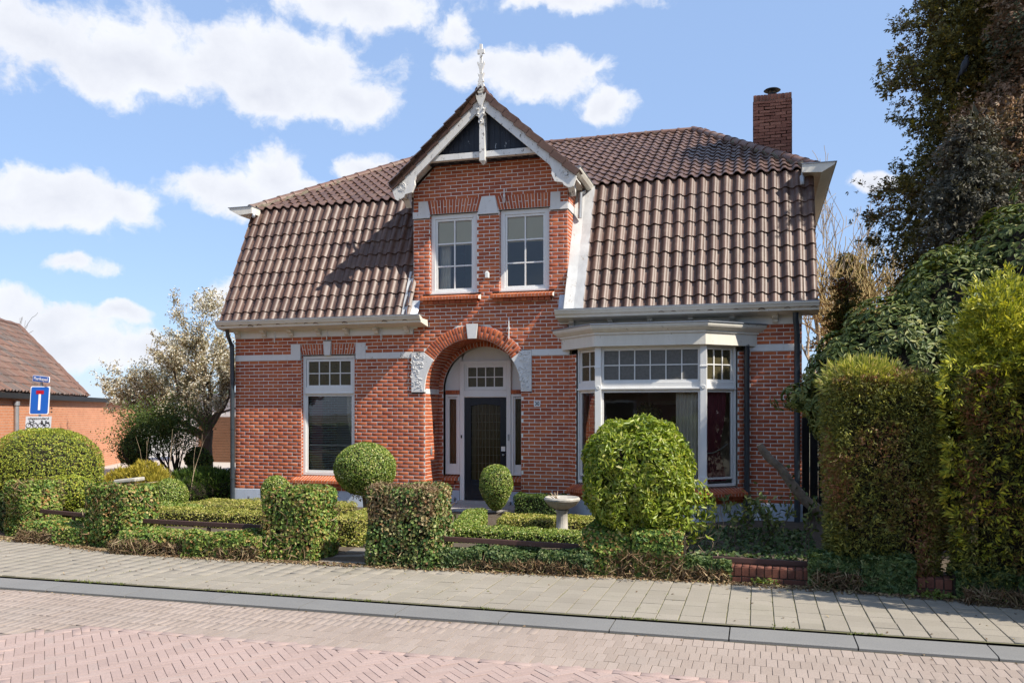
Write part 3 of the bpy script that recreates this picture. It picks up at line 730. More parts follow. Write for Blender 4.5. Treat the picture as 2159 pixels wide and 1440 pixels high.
# interior things seen through the glass
def drape(name, label, x0, x1, z0, z1, y, mat, folds, amp=.03, tie=None, fr=F0, cord=False):
    t = thing(name, label, 'curtain', fr((x0 + x1) / 2, y, z0)); mb = MB(fr); n = folds * 6; rows = 14
    for j in range(rows + 1):
        g = j / rows; z = z0 + (z1 - z0) * g
        k = 1.0; sh = 0
        if tie:
            dz = (z - tie[0]) / (z1 - z0); k = 1 - tie[1] * math.exp(-(dz / (.28 if dz > 0 else .2)) ** 2); sh = (1 - k) * tie[2]
        for i in range(n + 1):
            f = i / n; x = x0 + (x1 - x0) * (f * k + sh)
            mb.pt(x, y + amp * math.sin(f * folds * 2 * PI + .6 * math.sin(g * 3)), z)
    for j in range(rows):
        for i in range(n): a = j * (n + 1) + i; mb.f.append([a, a + 1, a + n + 2, a + n + 1])
    mb.build('cloth', M[mat], t, smooth=True)
    if tie and cord:
        mb = MB(fr); xm = x0 + (x1 - x0) * (sh * 0 + .45)
        mb.tube([tuple((x0 + (x1 - x0) * q, y - .05 + .02 * (q - .5) ** 2, tie[0] - .06 + .26 * max(0, q - .3) ** 1.5)) for q in [k / 8 for k in range(-1, 9)]], .012, 6)
        mb.build('tie_back', M['nettrim'], t, smooth=True)
    return t
drape('curtain', 'dusky pink curtain at the left edge of the tall left window', 1.60, 1.84, .68, 2.2, .24, 'curtain', 4)
drape('curtain', 'cream curtain tied aside in the tall left window', 2.38, 2.62, .9, 2.2, .24, 'netcurtain', 3, tie=(1.2, .5, .9))
vb = thing('venetian_blind', 'fine pale venetian blind in the tall left window', 'blind', (2.09, .17, .68))
mb = MB()
for k in range(44):
    z = .70 + k * .034; mb.poly([(1.60, .155, z), (2.58, .155, z), (2.58, .170, z + .011), (1.60, .170, z + .011)])
sl_o = mb.build('slats', M['slat'], vb); tag(sl_o, kind='stuff')
mb = MB(); mb.box(1.60, 2.58, .15, .18, 1.18, 1.20); mb.build('bottom_rail', M['slat'], vb)
drape('curtain', 'pale net curtain behind the left gable window', 4.36, 4.58, 4.15, 5.5, .26, 'netcurtain', 4, .02)

# ------------------------------------------------------------------ porch: frame, door, side lights
YP = PD + .10
pf = MB()
DX0, DX1 = 4.665, 5.535
arcp = [(AX - IR * math.cos(a), AZ + IR * math.sin(a)) for a in [PI * k / 32 for k in range(33)]]
panel = MB()
# spandrel boards either side of the fan light, cut to the arch
for s in (-1, 1):
    xa = 4.60 if s < 0 else 5.60
    pts = [(xa, AZ - .02), (AX + s * (IR + .01), AZ - .02)]
    for k in range(0, 18):
        a = (PI / 2) * k / 18; X = AX + s * (IR + .01) * math.cos(a); Z = AZ + (IR + .01) * math.sin(a)
        if (X - xa) * s >= 0: pts.append((X, Z))
    zt = AZ + math.sqrt((IR + .01) ** 2 - (xa - AX) ** 2); pts.append((xa, zt))
    panel.prism(pts if s > 0 else pts[::-1], YP + .03, YP + .05, 'y')
pts = [(4.60, 2.86), (5.60, 2.86)] + [(AX + (IR + .01) * math.cos(a), AZ + (IR + .01) * math.sin(a)) for a in [PI * k / 40 for k in range(41)] if abs((IR + .01) * math.cos(a)) <= .5]
panel.prism(pts, YP + .03, YP + .05, 'y')
porch = panel.build('door_surround', M['white'], house)
mb = MB()
for x in (4.575, 5.535): mb.box(x, x + .09, YP - .03, YP + .07, .10, 2.86)
mb.box(4.665, 5.535, YP - .028, YP + .07, 2.14, 2.28); mb.box(4.66, 5.54, YP - .045, YP - .02, 2.155, 2.18); mb.box(4.665, 5.535, YP - .028, YP + .07, 2.80, 2.86)
mb.build('door_frame', M['white'], porch, bevel=.004)
window(F0, 4.668, 5.532, 2.282, 2.80, YP - .02, .03, [(4.70, 5.50, 2.31, 2.77, 4, 2, 'frost', .04)], name='fanlight')
for s in (-1, 1):
    a, b = (4.27, 4.57) if s < 0 else (5.63, 5.93)
    w = window(F0, a, b, .62, 2.20, YP - .02, .05, [(a + .05, b - .05, .80, 2.14, 1, 1, 'doorglass', .028)], name='side_light')
    mb = MB(); mb.box(a + .05, b - .05, YP, YP + .04, .66, .80); mb.build('apron', M['white'], w)
    mb = MB(); n = 5
    for k in range(n): mb.box(a + (b - a) * k / n + .004, a + (b - a) * (k + 1) / n - .004, YP - .03, YP + .02, 2.205, 2.285)
    mb.build('soldier_bricks', M['brick'], w)
    brick_sill(a - .04, b + .0, .50, .62, .13, 5, Frame((0, YP, 0)), 'side_light_sill')
    mb = MB(); mb.box(a - .02, b, YP - .03, YP + .05, .30, .50); mb.build('apron_brickwork', M['sidebrick'], w)
    mb = MB(); mb.box(a - .12 if s < 0 else a, b if s < 0 else b + .12, YP - .05, YP + .05, -.02, .31); mb.build('plinth', M['plinth'], house)
drape('curtain', 'ochre curtain behind the narrow light left of the door', 4.31, 4.55, .82, 2.15, YP + .12, 'orangecurtain', 4, .02)
drape('curtain', 'dim ochre curtain behind the narrow light right of the door', 5.65, 5.89, .82, 2.15, YP + .12, 'orangecurtain', 4, .02)
# the door leaf
mb = MB(); yd = YP + .0
mb.box(4.672, 4.80, yd, yd + .05, .12, 2.135); mb.box(5.40, 5.528, yd, yd + .05, .12, 2.135); mb.box(4.80, 5.40, yd, yd + .05, .12, .52)
tp = [(4.80, 2.135), (4.80, 1.97)] + [(4.80 + .6 * k / 10, 1.97 + .035 * math.sin(PI * k / 10)) for k in range(1, 10)] + [(5.40, 1.97), (5.40, 2.135)]
mb.prism(tp, yd, yd + .05, 'y'); door = mb.build('door', M['door'], house, bevel=.004)
mb = MB(); mb.box(4.86, 5.34, yd - .012, yd + .01, .22, .44); mb.build('kick_panel', M['door'], door, bevel=.008)
mb = MB(); mb.poly([(4.79, yd + .03, .5), (5.41, yd + .03, .5), (5.41, yd + .03, 2.03), (4.79, yd + .03, 2.03)]); mb.build('pane', M['doorglass'], door)
mb = MB()
for k in range(1, 8): x = 4.80 + .6 * k / 8; mb.box(x - .003, x + .003, yd + .018, yd + .028, .52, 2.0)
for k in range(1, 9): z = .52 + 1.46 * k / 9; mb.box(4.80, 5.40, yd + .017, yd + .027, z - .003, z + .003)
mb.build('leading', plain('lead_cames', (.16, .13, .07), (.1, .08, .05), .4), door)
mb = MB(); mb.box(5.425, 5.505, yd - .012, yd + .002, 1.09, 1.18); mb.build('letter_plate', M['white'], door)
mb = MB(); mb.tube([(5.47, yd - .045, 1.02), (5.47, yd, 1.02)], .018, 10); mb.build('door_handle', M['greymetal'], door, smooth=True)
mb = MB(); mb.box(5.565, 5.595, YP - .05, YP - .028, 1.30, 1.42); mb.build('door_bell', M['greymetal'], porch, bevel=.003)
mb = MB(); mb.box(4.60, 4.625, YP - .045, YP - .028, 1.34, 1.40); mb.build('door_latch_plate', M['iron'], porch)
drape('curtain', 'dull ochre curtain behind the leaded glass of the door', 4.82, 5.40, .5, 2.05, YP + .25, 'orangecurtain', 7, .03)
mb = MB(); mb.box(4.56, 5.64, PD - .05, YP + .12, .0, .115); part(mb, 'threshold', M['step'], bevel=.008)
mb = MB(); mb.box(4.17, 6.03, -.30, PD + .05, -.02, .055); part(mb, 'doorstep', M['step'], bevel=.01)
# wall lamp hook and relief in the porch
t = thing('wall_bracket', 'small black iron bracket on the porch side wall', 'bracket', (4.16, .42, 1.55))
mb = MB(); mb.box(4.158, 4.17, .40, .44, 1.44, 1.66); mb.build('plate', M['iron'], t); mb = MB(); mb.tube([(4.17, .42, 1.56), (4.26, .42, 1.55), (4.27, .42, 1.60)], .008, 6); mb.build('hook', M['iron'], t)
t = thing('bell_pull', 'small grey metal relief plate low on the porch side wall', 'plate', (4.16, .42, 1.0))
mb = MB(); mb.lathe((0, 0, 0), [(.045, 0), (.05, .006), (.03, .014), (.012, .02)], 12)
mb.v = [(4.157 + z, .30 + x, 1.10 + y * 1.7) for x, y, z in mb.v]; mb.build('plate', M['greymetal'], t, smooth=True)

# ------------------------------------------------------------------ bay window
BP = .66; BX = [(6.95, 0.0), (7.60, -BP), (9.37, -BP), (10.08, 0.0)]
def seg(i):
    a, b = Vector(BX[i] + (0,)), Vector(BX[i + 1] + (0,)); u = (b - a).normalized(); w = Vector((-u.y, u.x, 0))
    return Frame(a, u, w), (b - a).length
bay_m = MB(); BB = []
for i in range(3):
    fr, L = seg(i)
    courses(fr, .30, .436, lambda z: (0, L), [], i, lst=BB, mm=bay_m)
    mb = MB(fr); mb.box(-.008 if i != 1 else 0, L + (.008 if i != 1 else 0), -.022, .04, -.02, .298); part(mb, 'plinth', M['plinth'], bevel=.004)
frl, Ll = seg(0); frr, Lr = seg(2); frf, Lf = seg(1)
courses(frl, .436, .436 + 36 * CO, lambda z: (0, .24), [], 0, lst=BB, mm=bay_m)
courses(frr, .436, .436 + 36 * CO, lambda z: (Lr - .24, Lr), [], 0, lst=BB, mm=bay_m)
bo = bay_m.build('bay_wall', M['mortar'], house); lay_pieces(BB, 'brick', 'bay_brickwork', M['brick'], bo, limit=0)
brick_sill(-.06, Lf + .06, .44, .60, .16, 28, frf, mat='brick'); brick_sill(.16, Ll + .04, .437, .597, .16, 12, frl, mat='brick'); brick_sill(-.04, Lr - .14, .437, .597, .16, 12, frr, mat='brick')
z0, z1 = .60, 2.99
window(frf, .0, Lf, z0, z1, .03, .055, [(.055, Lf - .055, 2.36, 2.94, 6, 2, 'greyfrost', .04), (.055, Lf - .055, .66, 2.22, 1, 1, 'glass', .035)], name='bay_window')
window(frl, .24, Ll, z0, z1, .03, .045, [(.30, Ll - .05, 2.36, 2.94, 2, 2, 'frost', .04), (.30, Ll - .05, .72, 2.22, 1, 1, 'glass', .035)], name='bay_side_window')
window(frr, .0, Lr - .24, z0, z1, .03, .045, [(.05, Lr - .30, 2.36, 2.94, 3, 2, 'frost', .04), (.05, Lr - .30, .72, 2.22, 1, 1, 'glass', .035)], name='bay_side_window')
for fr, a, b in ((frf, .05, Lf - .05), (frl, .28, Ll - .03), (frr, .04, Lr - .28)):
    mb = MB(fr); mb.box(a, b, .035, .10, 2.22, 2.362); mb.box(a - .02, b + .02, .0, .04, 2.235, 2.265); part(mb, 'transom', M['white'], bevel=.005)
for (x, y) in (BX[1], BX[2]):
    mb = MB(); mb.box(x - .055, x + .055, y - .005, y + .12, .60, 2.99); mb.box(x - .065, x + .065, y - .018, y + .05, .60, .78); mb.box(x - .062, x + .062, y - .014, y + .05, 2.60, 2.63)
    o = part(mb, 'corner_post', M['white'], bevel=.006)
    mb = MB(); mb.lathe((0, 0, 0), [(.036, 0), (.036, .008), (.026, .012), (.022, .006), (.012, .010)], 18); mb.v = [(x + a, y - .004 - c, 2.27 + b) for a, b, c in mb.v]; mb.build('rosette', M['white'], o, smooth=True)
# cornice, in three mitred runs, and the zinc flat roof
def offs(d):
    return [(BX[0][0] - d * 1.414 - 0, 0.0), (BX[1][0] - d * .414, BX[1][1] - d), (BX[2][0] + d * .414, BX[2][1] - d), (BX[3][0] + d * 1.414, 0.0)]
prof = [(-.02, 2.97), (.10, 2.97), (.10, 3.16), (.125, 3.17), (.125, 3.20), (.15, 3.215), (.20, 3.26), (.215, 3.29), (.215, 3.325), (-.02, 3.325)]
mb = MB(); rings = []
for (d, z) in prof: rings.append([mb.pt(x, min(y, -.004), z) for x, y in offs(d)])
for i in range(len(rings)):
    for k in range(3): mb.f.append([rings[i][k], rings[i][k + 1], rings[(i + 1) % len(rings)][k + 1], rings[(i + 1) % len(rings)][k]])
for k in (0, 3): mb.f.append([r[k] for r in rings])
part(mb, 'bay_cornice', M['cream'])
mb = MB(); o1 = offs(.235); top = [mb.pt(x, min(y, -.003), 3.345) for x, y in o1]; bot = [mb.pt(x, min(y, -.003), 3.327) for x, y in o1]
ins = [mb.pt(x, min(y, -.002), 3.38 if k in (0, 3) else 3.36) for k, (x, y) in enumerate(offs(-.05))]
for k in range(3): mb.f += [[bot[k], bot[k + 1], top[k + 1], top[k]], [top[k], top[k + 1], ins[k + 1], ins[k]]]
mb.f += [ins, bot]; part(mb, 'bay_roof', M['zinc'])
mb = MB(); mb.poly([(BX[0][0], 0, 2.98), (BX[1][0], -BP, 2.98), (BX[2][0], -BP, 2.98), (BX[3][0], 0, 2.98)]); part(mb, 'bay_ceiling', M['room'])
mb = MB(); mb.poly([(BX[0][0], 0, .58), (BX[1][0], -BP + .05, .58), (BX[2][0], -BP + .05, .58), (BX[3][0], 0, .58)]); part(mb, 'bay_inner_sill', M['white'])
# rooms behind the bay
drape('curtain', 'pink curtain tied back with white cord, right side of the bay', .10, .62, .68, 2.2, .16, 'curtain', 6, .022, tie=(1.22, .38, .35), fr=frr, cord=True)
drape('curtain', 'pale lace curtain hanging at the right of the bay front window', 1.30, 1.72, .68, 2.22, .22, 'netcurtain', 7, .02, fr=frf)
drape('curtain', 'dark pink curtain at the left side of the bay', .36, .50, .7, 2.2, .2, 'curtain', 3, .02, fr=frl)
LATER_PLANT = (8.35, .35, 1.75)
mb = MB(); mb.box(7.7, 8.7, 3.82, 3.88, 1.2, 2.1); t = thing('picture_frame', 'pale framed picture on the far wall behind the bay', 'picture', (8.2, 3.85, 1.2)); mb.build('frame', M['cream'], t)
mb = MB(); mb.box(7.78, 8.62, 3.80, 3.825, 1.28, 2.02); mb.build('canvas', M['roomfloor'], t)
# ------------------------------------------------------------------ roofs
RX0, RX1 = -.16, 11.18
E0 = Vector((0, -.30, 3.63)); E1 = Vector((0, .90, 6.16)); RG = Vector((0, 5.30, 8.45))
HL, HR = 2.42, 2.38
mb = MB()
mb.poly([(RX0, E0.y, E0.z), (3.95, E0.y, E0.z), (3.95, E1.y, E1.z), (RX0, E1.y, E1.z)])
mb.poly([(6.9, E0.y, E0.z), (RX1, E0.y, E0.z), (RX1, E1.y, E1.z), (6.9, E1.y, E1.z)])
mb.poly([(RX0, E1.y, E1.z), (RX1, E1.y, E1.z), (RX1 - HR, RG.y, RG.z), (RX0 + HL, RG.y, RG.z)])
mb.poly([(RX0, 9.7, E1.z), (RX1, 9.7, E1.z), (RX1 - HR, RG.y, RG.z), (RX0 + HL, RG.y, RG.z)])
mb.poly([(RX0, 9.7, E1.z), (RX0, E1.y, E1.z), (RX0 + HL, RG.y, RG.z)]); mb.poly([(RX1, 9.7, E1.z), (RX1, E1.y, E1.z), (RX1 - HR, RG.y, RG.z)])
mb.poly([(RX0, 9.9, 3.6), (RX1, 9.9, 3.6), (RX1, 9.7, E1.z), (RX0, 9.7, E1.z)])
roof = part(mb, 'roof', M['tile'])
TW, TE, TL = .206, .312, .375
PRF = [(0, .020), (.10, .006), (.26, .0), (.38, .005), (.47, .028), (.58, .050), (.70, .056), (.82, .050), (.93, .030), (1.03, .010)]
def tile_mesh():
    V = []; F = []; n = len(PRF)
    for (f, h) in PRF: V.append((f * TW, 0, h + .034))
    for (f, h) in PRF: V.append((f * TW, TL, h + .004))
    for (f, h) in PRF: V.append((f * TW, 0.002, h + .034 - .018))
    for i in range(n - 1):
        F.append((i, i + 1, n + i + 1, n + i)); F.append((2 * n + i, 2 * n + i + 1, i + 1, i))
    return np.array(V), F
TV, TF = tile_mesh()
def lay_tiles(items, mat, parent, limit, name='roof_tile', stuff='far_roof_tiles'):
    """items: (matrix, visible) placing one tile each"""
    sc = []
    for i, mt in enumerate(items):
        p = [proj(*(mt @ Vector(q))) for q in ((0, 0, 0), (TW, 0, 0), (TW, TE, 0), (0, TE, 0))]
        if any(q[2] < .5 for q in p): continue
        a = abs(sum(p[k][0] * p[(k + 1) % 4][1] - p[(k + 1) % 4][0] * p[k][1] for k in range(4))) / 2
        if 0 < p[0][0] < 2159 and 0 < p[0][1] < 1440: sc.append((a, i))
    top = {i for _, i in sorted(sc, reverse=True)[:limit]}
    Vs = []; Fs = []; b = 0
    H = np.hstack([TV, np.ones((len(TV), 1))])
    for i, mt in enumerate(items):
        if i in top: continue
        Vs.append((H @ np.array(mt).T)[:, :3]); Fs.append(np.array(TF) + b); b += len(TV)
    def fin(me): me.shade_smooth(); me.set_sharp_from_angle(angle=math.radians(50))
    if Vs:
        o = np_mesh(stuff, np.vstack(Vs), np.vstack(Fs), mat, parent); fin(o.data); tag(o, kind='stuff')
    me = bpy.data.meshes.new(name); me.from_pydata([tuple(v) for v in TV], [], TF); me.materials.append(mat); fin(me)
    for i in sorted(top):
        o = bpy.data.objects.new(name, me); adopt(o, parent); o.matrix_basis = items[i]
def tmat(o, u, v):
    u = Vector(u).normalized(); v = Vector(v).normalized(); n = u.cross(v)
    m = Matrix.Identity(4); m.col[0] = u.to_4d(); m.col[1] = v.to_4d(); m.col[2] = n.to_4d(); m.col[3] = Vector(o).to_4d()
    for k in range(3): m[3][k] = 0
    m[3][3] = 1
    jit = Matrix.Rotation(random.gauss(0, .010), 4, 'Z') @ Matrix.Rotation(random.gauss(0, .007), 4, 'X') @ Matrix.Translation((random.gauss(0, .0025), random.gauss(0, .006), random.gauss(0, .002)))
    return m @ jit
items = []
sl1 = E1 - E0; L1 = sl1.length; v1 = sl1.normalized()
xs_l = [RX0 + k * TW for k in range(20)]; xs_r = [RX1 - (k + 1) * TW for k in range(19)]
rows = 9
for r in range(-0, rows + 1):
    d = -.10 + r * TE
    if d > L1 - .12: continue
    for x in xs_l + xs_r:
        if 3.80 < x < 6.95 or (x > 3.5 and False): continue
        o = E0 + v1 * d; o.x = x
        items.append(tmat(o, (1, 0, 0), v1))
v2 = (RG - E1).normalized(); L2 = (RG - E1).length
DZ, DXC, DSL = 7.62, 5.42, .905
r = 0; d = -.06
while d < L2 - .06:
    o = E1 + v2 * d; f = max(0, d) / L2
    xl, xr = RX0 + HL * f, RX1 - HR * f
    x = RX0 - TW
    ks = [RX0 + k * TW for k in range(-1, 56)]
    for x in ks:
        if x < xl - .10 or x + TW > xr + .12: continue
        zt = o.z
        if abs(x + TW / 2 - DXC) < 1.80 and zt < DZ - abs(x + TW / 2 - DXC) * DSL + .0: continue
        if abs(x + TW / 2 - DXC) < 1.52 and zt < 6.3: continue
        q = o.copy(); q.x = x; items.append(tmat(q, (1, 0, 0), v2))
    d += TE * .985; r += 1
lay_tiles(items, M['tile'], roof, 300)
# mossy bedding under the ridge, ridge and hip caps
def ridge_run(p0, p1, up, r=.105, n=None, name='ridge_tile', cap0=False):
    p0, p1, up = Vector(p0), Vector(p1), Vector(up); L = (p1 - p0).length; n = n or int(L / .36); t = (p1 - p0).normalized(); side = t.cross(up).normalized(); upv = side.cross(t)
    me = None
    for k in range(n):
        a = p0 + t * (L * k / n); ln = L / n + .05
        mb = MB(Frame(a, side, t, upv)); K = 8; rings = []
        for (yy, rr) in ((0, r * 1.10), (.05, r * 1.10), (.055, r * 1.0), (ln, r * .93)):
            rings.append([mb.pt(rr * math.cos(PI * q / K), yy, rr * .85 * math.sin(PI * q / K) - .015) for q in range(-1, K + 2)])
        for i in range(3):
            for q in range(K + 2): mb.f.append([rings[i][q], rings[i][q + 1], rings[i + 1][q + 1], rings[i + 1][q]])
        c = mb.pt(0, 0, -.02)
        mb.f.append(rings[0])
        mb.build(name, M['lichen_tile'], roof, smooth=True, sharp=50)
up = (0, 0, 1)
ridge_run((RX0 + HL, RG.y, RG.z + .03), (RX1 - HR, RG.y, RG.z + .03), up, n=17)
ridge_run((RX0 - .05, E1.y - .06, E1.z + .05), (RX0 + HL, RG.y, RG.z + .05), up, n=15, name='hip_tile')
ridge_run((RX1 + .05, E1.y - .06, E1.z + .05), (RX1 - HR, RG.y, RG.z + .05), up, n=15, name='hip_tile')
mb = MB()
for (a, b) in (((RX0 + .05, E1.y, E1.z + .03), (RX0 + HL, RG.y, RG.z + .02)), ((RX1 - .05, E1.y, E1.z + .03), (RX1 - HR, RG.y, RG.z + .02)), ((RX0 + HL, RG.y, RG.z), (RX1 - HR, RG.y, RG.z))):
    a, b = Vector(a), Vector(b); n = 60
    mb.tube([tuple(a.lerp(b, k / n) + Vector((random.gauss(0, .008), random.gauss(0, .01), random.gauss(0, .006)))) for k in range(n + 1)], [.072 + random.uniform(-.02, .02) for _ in range(n + 1)], 7)
part(mb, 'ridge_bedding', plain('mossy_mortar', (.19, .155, .115), (.10, .085, .055), .95, 14, 1.0, bscale=40, bd=.02), roof)

# ------------------------------------------------------------------ gutters and eaves
def eaves(x0, x1, brackets, ret0=False, ret1=False):
    mb = MB()
    prof = [(-.46, 3.66), (-.46, 3.635), (-.445, 3.62), (-.43, 3.585), (-.395, 3.56), (-.385, 3.54), (-.385, 3.525), (-.02, 3.47), (-.02, 3.60), (-.30, 3.60), (-.44, 3.66)]
    mb.prism(prof, x0, x1, 'x'); g = part(mb, 'gutter', M['cream'], bevel=0)
    mb = MB(); mb.box(x0 - .004, x1 + .004, -.468, -.25, 3.661, 3.670); mb.build('zinc_lip', M['zinc'], g)
    for x in brackets:
        mb = MB(); mb.prism([(-.025, 3.36), (-.06, 3.36), (-.085, 3.385), (-.075, 3.41), (-.12, 3.425), (-.165, 3.455), (-.155, 3.478), (-.215, 3.49), (-.235, 3.525), (-.025, 3.495)], x - .045, x + .045, 'x')
        mb.build('bracket', M['cream'], g, bevel=.006)
eaves(-.17, 4.22, [.10, .70, 1.31, 1.92, 2.53, 3.16, 3.80])
eaves(6.78, 11.20, [7.02, 7.72, 8.42, 9.12, 9.82, 10.52])
mb = MB(); mb.box(6.78, HW, -.03, .0, 3.44, 3.472); part(mb, 'frieze_moulding', M['cream']); mb = MB(); mb.box(0, 4.0, -.031, .0, 3.44, 3.472); part(mb, 'frieze_moulding', M['cream'])
# gutters of the half hips
for s, x0 in ((-1, RX0), (1, RX1)):
    q = lambda d: x0 + s * d
    prof = [(q(-.20), 6.02), (q(.12), 6.00), (q(.30), 6.10), (q(.34), 6.125), (q(.34), 6.16), (q(-.20), 6.16)]
    mb = MB(); mb.prism(prof, .52, 9.2, 'y'); g = part(mb, 'gutter', M['cream'])
    mb = MB(); mb.box(min(q(-.21), q(.37)), max(q(-.21), q(.37)), .505, 9.2, 6.162, 6.174); mb.build('zinc_lip', M['zinc'], g)
t = thing('outdoor_lamp', 'small grey cylinder lamp under the right upper gutter', 'lamp', (10.98, .55, 5.86))
mb = MB(); mb.lathe((10.98, .60, 5.82), [(.035, 0), (.04, .01), (.04, .15), (.03, .165)], 14); mb.build('housing', M['greymetal'], t, smooth=True); mb = MB(); mb.box(10.965, 10.995, .58, .62, 5.98, 6.03); mb.build('mount', M['greymetal'], t)
t = thing('outdoor_lamp', 'tiny round lamp under the left upper gutter', 'lamp', (.02, .55, 5.92))
mb = MB(); mb.lathe((.06, .56, 5.93), [(.02, 0), (.035, .02), (.035, .07), (.02, .09)], 12); mb.build('housing', M['greymetal'], t, smooth=True)

# verge slates on the left edge and closing boards
mb = MB(); mb.poly([(RX0, E0.y, E0.z), (RX0, E1.y, E1.z), (.02, E1.y, E1.z), (.02, 0, 3.6)]); mb.poly([(RX1, E0.y, E0.z), (RX1, E1.y, E1.z), (HW - .02, E1.y, E1.z), (HW - .02, 0, 3.6)]); part(mb, 'verge_board', M['cream'])

# ------------------------------------------------------------------ the gable dormer
DX = 5.42; DE = 6.05
# cheeks
for s in (-1, 1):
    x = DX + s * 1.505
    fr = Frame((x, 0, 0), (0, s, 0), (-s, 0, 0))
    def roofy(z): return max(.03, min(.9 + (z - 6.16) / (8.45 - 6.16) * 4.4 if z > 6.16 else -.30 + (z - 3.63) / 2.53 * 1.2, 1.4))
    chm = MB(); lst = []
    z0 = 4.02
    courses(fr, z0, z0 + 31 * CO, (lambda z: (.0, roofy(z) + .05)) if s > 0 else (lambda z: (-roofy(z) - .05, 0)), [rect(-9, 9, 5.53, 5.67)], 0, lst=lst, mm=chm)
    co_ = chm.build('cheek_wall', M['mortar'], house); lay_pieces(lst, 'brick', 'cheek_brickwork', M['brick'], co_, limit=0)
    mb = MB(); mb.box(min(x, x + s * .018), max(x, x + s * .018), .0, .62, 5.535, 5.67); part(mb, 'corner_block', M['stone'])
# dormer roof
yb = 3.9
def dz(x): return DZ - abs(x - DX) * DSL
HWD = 1.72; OV = -.42
mb = MB()
for s in (-1, 1):
    e = DX + s * HWD; mb.poly([(DX, OV, DZ), (e, OV, dz(e)), (e, yb, dz(e)), (DX, yb, DZ)])
    mb.poly([(DX, OV, DZ - .05), (e, OV, dz(e) - .05), (e, 1.0, dz(e) - .05), (DX, 1.0, DZ - .05)])
dr = part(mb, 'dormer_roof', M['tile'])
its = []
for s in (-1, 1):
    vv = Vector((-s, 0, DSL)).normalized(); L = math.hypot(HWD, HWD * DSL); n = int((yb - OV) / TW)
    d = 0
    while d < L - .1:
        for k in range(n):
            y = OV + .05 + k * TW if s < 0 else OV + .05 + (k + 1) * TW
            o = Vector((DX + s * (HWD + .03), y, dz(DX + s * HWD) - .03 + .02)) + vv * d
            f = (o.z - 6.16) / (8.45 - 6.16); ylim = .9 + max(0, f) * 4.4
            if y > ylim + .15: continue
            its.append(tmat(o, (0, -s * -1, 0) if s > 0 else (0, -1, 0), vv))
        d += TE * .95
lay_tiles(its, M['tile'], dr, 0, stuff='dormer_tiles')
# verge tiles over the bargeboards
for s in (-1, 1):
    n = 8; p0 = Vector((DX, 0, DZ + .06)); p1 = Vector((DX + s * (HWD + .06), 0, dz(DX + s * (HWD + .06)) + .06)); t = (p1 - p0) / n; tn = t.normalized(); up = Vector((-tn.z * s, 0, tn.x * s)); up = up if up.z > 0 else -up
    for k in range(n):
        a = p0 + t * k; b = p0 + t * (k + 1.06) + up * .016
        lift = up * (.0 + .012)
        mb = MB(); q = [a + up * .02, b + up * .02 + lift, b - up * .10 + lift, a - up * .10]
        mb.prism([(v.x, v.z) for v in q], -.47, -.435, 'y'); mb.prism([(v.x, v.z) for v in [a + up * .02, b + up * .02 + lift, b - up * .005 + lift, a - up * .005]], -.435, -.20, 'y')
        mb.build('verge_tile', M['tile'], dr, bevel=.004)
ridge_run((DX, OV - .06, DZ + .06), (DX, yb - .2, DZ + .06), (0, 0, 1), n=11)
# bargeboards with shaped feet
for s in (-1, 1):
    def Q(x, z): return (DX + s * x, z)
    tz = lambda x: DZ - x * DSL
    pts = [Q(0, tz(0) - .03), Q(1.76, tz(1.76) - .03), Q(1.70, tz(1.76) - .20), Q(1.64, tz(1.76) - .235), Q(1.53, tz(1.70) - .23), Q(1.50, tz(1.62) - .25), Q(1.36, tz(1.60) - .24), Q(1.30, tz(1.45) - .24), Q(1.31, tz(1.40) - .21), Q(1.27, tz(1.27) - .24), Q(0, tz(0) - .26)]
    mb = MB(); mb.prism(pts if s < 0 else pts[::-1], -.43, -.375, 'y'); o = part(mb, 'bargeboard', M['peel'], bevel=.004)
    mb = MB()
    for r in (.075, .045): mb.tube([(DX + s * (1.56 + r * math.cos(a)), -.432, tz(1.56) - .155 + r * math.sin(a)) for a in [2 * PI * k / 18 for k in range(17)]], .008, 5)
    mb.build('carving', M['peel'], o, smooth=True)
    # soffit, purlin end bracket
    a, b = Q(0, tz(0) - .06), Q(1.72, tz(1.72) - .06)
    mb = MB(); mb.prism([Q(0, tz(0) - .06), Q(1.74, tz(1.74) - .06), Q(1.74, tz(1.74) - .09), Q(0, tz(0) - .09)], -.375, .02, 'y'); part(mb, 'soffit', M['peel'])
    mb = MB(); mb.prism([(-.37, DE + .01), (-.37, DE - .08), (-.30, DE - .11), (-.26, DE - .08), (-.22, DE - .16), (-.12, DE - .18), (0, DE - .30), (0, DE + .10), (-.2, DE + .1)], DX + s * 1.60 - .06, DX + s * 1.60 + .06, 'x'); part(mb, 'eave_bracket', M['peel'], bevel=.008)
    # side eaves: box, gutter
    x = DX + s * HWD
    mb = MB(); lo, hi = sorted((DX + s * 1.50, x)); mb.box(lo, hi, -.37, 1.0, DE - .0, DE + .03); part(mb, 'soffit', M['cream'])
    mb = MB(); pr = [(x - s * .03, 6.08), (x - s * .03, 6.16), (x + s * .10, 6.16), (x + s * .10, 6.13), (x + s * .07, 6.07), (x, 6.05)]
    mb.prism(pr if s > 0 else pr[::-1], -.42, 1.0, 'y'); g = part(mb, 'gutter', M['cream'])
    mb = MB(); mb.box(min(x, x + s * .11), max(x, x + s * .11), -.43, 1.0, 6.162, 6.172); mb.build('zinc_lip', M['zinc'], g)
